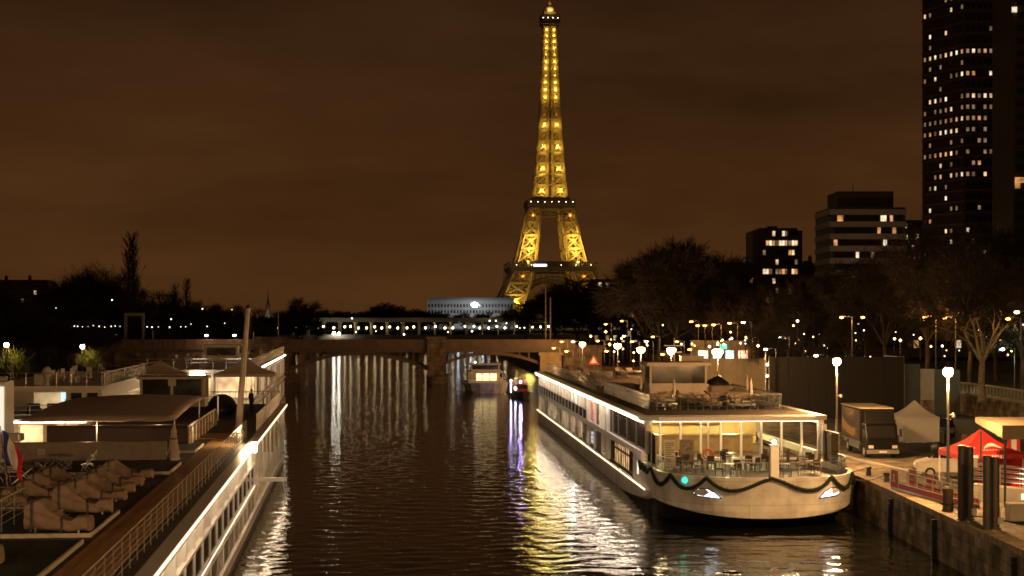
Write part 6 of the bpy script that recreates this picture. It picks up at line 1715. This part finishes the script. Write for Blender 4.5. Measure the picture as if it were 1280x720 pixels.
# ------------------------------------------------------------------ gangway on the quay
ga = Vector((21.95,92.6,2.43)); gb = Vector((23.2,83.0,2.43)); gd = gb-ga
gw = thing('gangway', 'metal gangway with red panels and railings lying along the quay edge', 'gangway', ga, math.atan2(gd.y, gd.x))
ln = gd.length
m = MB(); m.box(0,ln,-.5,.5,.16,.22)
for i in range(int(ln/.4)): m.box(i*.4,i*.4+.05,-.5,.5,.221,.24)
obj('deck', m, GREY, gw)
for s in (-1,1):
    m = MB(); m.tube((0,s*.52,1.15),(ln,s*.52,1.15),.025,.025,6); m.tube((0,s*.52,.85),(ln,s*.52,.85),.016,.016,5); m.tube((0,s*.52,.58),(ln,s*.52,.58),.016,.016,5)
    for i in range(9): m.tube((ln*i/8,s*.52,.1),(ln*i/8,s*.52,1.15),.022,.022,6)
    m.box(0,ln,s*.52-.03,s*.52+.03,.02,.16); obj('railing', m, STEEL, gw)
for s in (-1,1):
    m = MB(); m.box(.02,1.15,s*.55-.012,s*.55+.012,.17,1.13); p_ = obj('red_panel', m, REDP, gw)
    k = MB()
    y_ = s*.566
    for z0, z1, u0, u1 in ((.72,.92,.46,.66),(.5,.56,.36,.76),(.62,.68,.42,.70)): k.box(u0,u1,min(y_,y_+s*.004),max(y_,y_+s*.004),z0,z1)
    obj('white_mark', k, WHITEMARK, p_)
    m = MB(); m.box(1.3,ln,s*.55-.01,s*.55+.01,.17,.45); obj('red_panel', m, REDP, gw)
m = MB(); m.box(2.6,3.9,.54,.56,.62,1.12); obj('red_panel', m, REDP, gw)
m = MB(); m.box(4.1,5.4,.54,.56,.6,.9); obj('sign_panel', m, CREAM, gw)

# ------------------------------------------------------------------ mooring piles
for x, Y, lab, h in ((21.75,78.4,'pair of tall dark steel mooring piles nearer the gangway',3.55),(21.95,74.9,'pair of tall dark steel mooring piles closest to the bottom right corner',3.35)):
    t = thing('mooring_piles', lab, 'mooring pile', (x,Y,2.43), .1)
    for k, dx in enumerate((-.2,.2)):
        m = MB(); m.lathe([(.26,0),(.26,.05),(.19,.06),(.19,h-.08*k),(.17,h+.02-.08*k),(.01,h+.03-.08*k)],(dx*1.02,.05*k,0),18); obj('pile', m, mat('pile_paint', (.055,.048,.04), .45, .4, var=.35), t)
    m = MB(); m.box(.2,.45,-.25,-.2,.25,.55); m.tube((.25,-.24,.3),(.4,-.24,1.1),.02,.02,5); obj('bracket', m, STEEL, t)
bl = None
for i, (x, Y, lab) in enumerate(((22.1,96.5,'small iron bollard on the quay beside the garland end'),(22.2,80.8,'iron bollard beside the gangway and the nearer mooring piles'),(21.9,100.5,'small iron bollard next to the cruise ship bow'))):
    t = thing('bollard', lab, 'bollard', (x,Y,2.43))
    m = MB(); m.lathe([(.2,0),(.16,.1),(.13,.4),(.2,.48),(.2,.56),(.05,.6)],(0,0,0),12); obj('body', m, BLACK, t); m = MB(); m.box(-.28,.28,-.28,.28,0,.03); obj('base_plate', m, GREY, t)
t = thing('post_box', 'dark stone mooring post between gangway and piles', 'post', (21.9,82.2,2.43))
m = MB(); m.lathe([(.30,0),(.27,.2),(.25,.9),(.29,.95),(.29,1.1),(.2,1.2)],(0,0,0),10); obj('body', m, mat('mooring_stone', (.11,.085,.06), .8, var=.4), t)
m = MB(); m.lathe([(.32,.3),(.34,.34),(.32,.4)],(0,0,0),10); obj('ring', m, BLACK, t)
# cables on the quay
t = MB(); pts = [Vector((22.4+ (i*.28), 79.5-i*.45+.5*math.sin(i*.9), 2.46)) for i in range(16)]; t.path(pts, .035, 6)
obj('mooring_cable', t, BLACK, label='dark cable snaking over the quay stones between the mooring piles', cat='cable')

# ------------------------------------------------------------------ landing stage canopy at the right edge
lc = thing('landing_canopy', 'beige flat canopy on dark posts at the right edge of the quay', 'canopy', (25.25,83.5,2.405), 0)
m = MB(); m.loft([[(x,0,3.55+.1*i*0),(x,5,4.05),(x,5,4.35),(x,0,4.2)] for i, x in enumerate((-.2,3,9))]); obj('roof', m, mat('canopy_beige', (.19,.15,.09), .7, var=.12), lc)
m = MB(); m.box(-.25,9,-.06,-.01,3.5,4.22); obj('valance', m, mat('canopy_beige', None), lc)
for x, y in ((.0,.3),(.0,4.6),(2.0,.3)): m = MB(); m.tube((x,y,0),(x,y,3.6),.06,.06,8); obj('post', m, BLACK, lc)
m = MB(); m.box(2.35,3.6,.2,1.4,0,3.54); obj('kiosk', m, mat('kiosk_dark', (.02,.024,.03), .5), lc)
rp_ = thing('access_ramp', 'short ramp with steel railings under the beige canopy', 'ramp', (24.3,87.2,2.405), 0)
m = MB(); m.add([(0,-.8,0),(4.5,-.8,0),(4.5,.8,0),(0,.8,0),(0,-.8,.9),(4.5,-.8,.45),(4.5,.8,.45),(0,.8,.9)],[(3,2,1,0),(4,5,6,7),(0,1,5,4),(1,2,6,5),(2,3,7,6),(3,0,4,7)]); obj('deck', m, CONC, rp_)
for s in (-.75,.75):
    m = MB()
    for k in range(4): m.tube((0,s,1.2+k*.26),(4.5,s,.75+k*.26),.02,.02,5)
    for k in range(4): m.tube((1.5*k,s,.9-.15*k),(1.5*k,s,2.0-.15*k),.025,.025,6)
    obj('railing', m, STEEL, rp_)
m = MB(); m.box(2.6,4.4,-.86,-.805,.1,.42); obj('lit_step', m, emit('step_light', (1,.9,.65), 1.2), rp_)
lamp('canopy_light', (3.2,-1.2,2.4), 60, (1,.85,.55), .2, rp_)
t = thing('concrete_block', 'pale concrete block at the right edge of the quay', 'concrete block', (24.0,77.8,2.405), 0)
m = MB(); m.box(-.45,1.5,-.4,.4,.06,.9); obj('body', m, CONC, t, bevel=.05); m = MB(); m.box(-.4,-.2,-.4,.4,0,.059); m.box(1.2,1.4,-.4,.4,0,.059); obj('foot', m, CONC, t)
# round warning sign near the pale pier
t = thing('warning_sign', 'red bordered triangular warning sign on the quay by the pale pier', 'road sign', (ax(742,235),235,2.4))
m = MB(); m.tube((0,0,0),(0,0,4.6),.05,.05,6); obj('post', m, GREY, t)
m = MB(); m.add([(-.8,-.06,3.2),(.8,-.06,3.2),(0,-.06,4.6),(-.8,-.02,3.2),(.8,-.02,3.2),(0,-.02,4.6)],[(0,1,2),(5,4,3),(0,3,4,1),(1,4,5,2),(2,5,3,0)]); sg_ = obj('panel', m, REDP, t)
m = MB(); m.add([(-.45,-.066,3.42),(.45,-.066,3.42),(0,-.066,4.2)],[(0,1,2)]); obj('face', m, WHITEMARK, sg_)
# quay vans beyond the ship, dark parked vehicles by the hoardings
def car(p, rz, label, col):
    t = thing('parked_car', label, 'car', p, rz)
    prof = [(2.1,.3),(2.15,.6),(1.9,.78),(.9,.9),(.3,1.42),(-1.1,1.45),(-1.9,.95),(-2.1,.85),(-2.12,.3)]
    m = MB(); m.loft([[(x,y*(1 if z < 1 else .85),z) for x, z in prof] for y in (-.84,.84)]); b_ = obj('body', m, col, t, bevel=.06)
    for s in (-1,1): m = MB(); m.add([(.75,s*.80,.95),(.25,s*.73,1.37),(-1.05,s*.73,1.39),(-1.65,s*.80,.98)],[(0,1,2,3)]); m.v = [(x,y+s*.02,z) for x,y,z in m.v]; obj('side_window', m, DGLASS, b_)
    m = MB(); m.add([(.93,-.7,.95),(.93,.7,.95),(.36,.66,1.38),(.36,-.66,1.38)],[(0,1,2,3)]); m.v = [(x+.03,y,z+.02) for x,y,z in m.v]; obj('windscreen', m, DGLASS, b_)
    for s in (-1,1):
        for x in (-1.3,1.35): m = MB(); m.tube((x,s*.66,.31),(x,s*.86,.31),.31,.31,14); obj('wheel', m, mat('rubber', None), t)
car((ax(1178,136),136,2.405), 1.4, 'dark parked car between the white tent and the embankment wall', mat('car_dark', (.03,.03,.035), .25))
car((ax(720,262),262,2.405), 1.5, 'parked car on the quay by the bridge end lamp', mat('car_grey', (.2,.19,.18), .25))
car((ax(745,248),248,2.405), 1.5, 'white parked car on the quay just before the warning sign', mat('van_white', None))

# mooring ropes and small quay clutter
def rope(a, b, sag, label):
    a = Vector(a); b = Vector(b); pts = [a+(b-a)*(i/14)-Vector((0,0,sag*4*(i/14)*(1-i/14))) for i in range(15)]
    m = MB(); m.path(pts, .03, 6); obj('mooring_rope', m, mat('rope_grey', (.25,.22,.17), .9), label=label, cat='rope')
rope(W1(11.2,.5,2.6), (22.1,96.5,2.9), .35, 'mooring rope from the cruise ship bow to the bollard by the garland end')
rope(W1(11.5,5,2.3), (21.9,100.5,2.95), .15, 'short mooring rope beside the cruise ship terrace')
fn = None
for i, y in enumerate((4, 9, 15, 22)):
    if fn is None:
        fn = thing('hull_fender', 'black cylindrical fender hanging between the cruise ship and the quay wall', 'fender', W1(11.75,y,1.0), 0, 'fenders of the cruise ship')
        m = MB(); m.lathe([(.05,-.6),(.16,-.5),(.18,0),(.16,.5),(.05,.6)],(0,0,0),10); obj('body', m, BLACK, fn)
        m = MB(); m.tube((0,0,.6),(-.1,0,1.4),.02,.02,5); obj('lanyard', m, DARK, fn)
    else: dup(fn, W1(11.75,y,1.0))
bn = None
for i, (x, Y, lab) in enumerate(((29.0,112,'dark litter bin standing right of the truck on the quay'),(33.6,127.5,'dark litter bin beside the white tent'))):
    t = thing('litter_bin', lab, 'bin', (x,Y,2.405)); m = MB(); m.lathe([(.25,0),(.3,.9),(.28,.92)],(0,0,0),12); obj('body', m, mat('bin_green', (.02,.03,.025), .5), t)
    m = MB(); m.lathe([(.32,.93),(.3,1.02),(.1,1.1)],(0,0,0),12); obj('lid', m, DARK, t)
for i, (x, Y, rz, lab) in enumerate(((28.2,104.5,.3,'steel crowd barrier nearest the white van'),(30.4,105.2,.1,'steel crowd barrier second from the white van'),(32.7,105.4,0,'steel crowd barrier farthest from the white van'))):
    t = thing('crowd_barrier', lab, 'barrier', (x,Y,2.405), rz, 'crowd barriers on the quay road')
    m = MB()
    m.tube((-1.05,0,1.1),(1.05,0,1.1),.02,.02,6); m.tube((-1.05,0,.2),(1.05,0,.2),.02,.02,6); m.tube((-1.05,0,0),(-1.05,0,1.1),.02,.02,6); m.tube((1.05,0,0),(1.05,0,1.1),.02,.02,6)
    for k in range(13): m.tube((-.9+k*.15,0,.2),(-.9+k*.15,0,1.1),.01,.01,5)
    obj('frame', m, STEEL, t)
    m = MB(); m.box(-.95,-.88,-.3,.3,0,.04); m.box(.88,.95,-.3,.3,0,.04); obj('foot', m, STEEL, t)
crate = None
for i, (x, Y, z, lab) in enumerate(((27.6,119.5,0,'wooden crate on the quay behind the truck, lower one'),(27.7,119.4,.62,'wooden crate stacked on top of the lower crate behind the truck'),(36,129,0,'wooden crate right of the white tent'))):
    t = thing('wooden_crate', lab, 'crate', (x,Y,2.405+z), .2*i); m = MB(); m.box(-.4,.4,-.3,.3,.02,.58); obj('body', m, WOODP, t)
    m = MB()
    for q in (-.41,.41): m.box(q-.02,q+.02,-.33,.33,0,.6)
    obj('batten', m, WOODP, t)
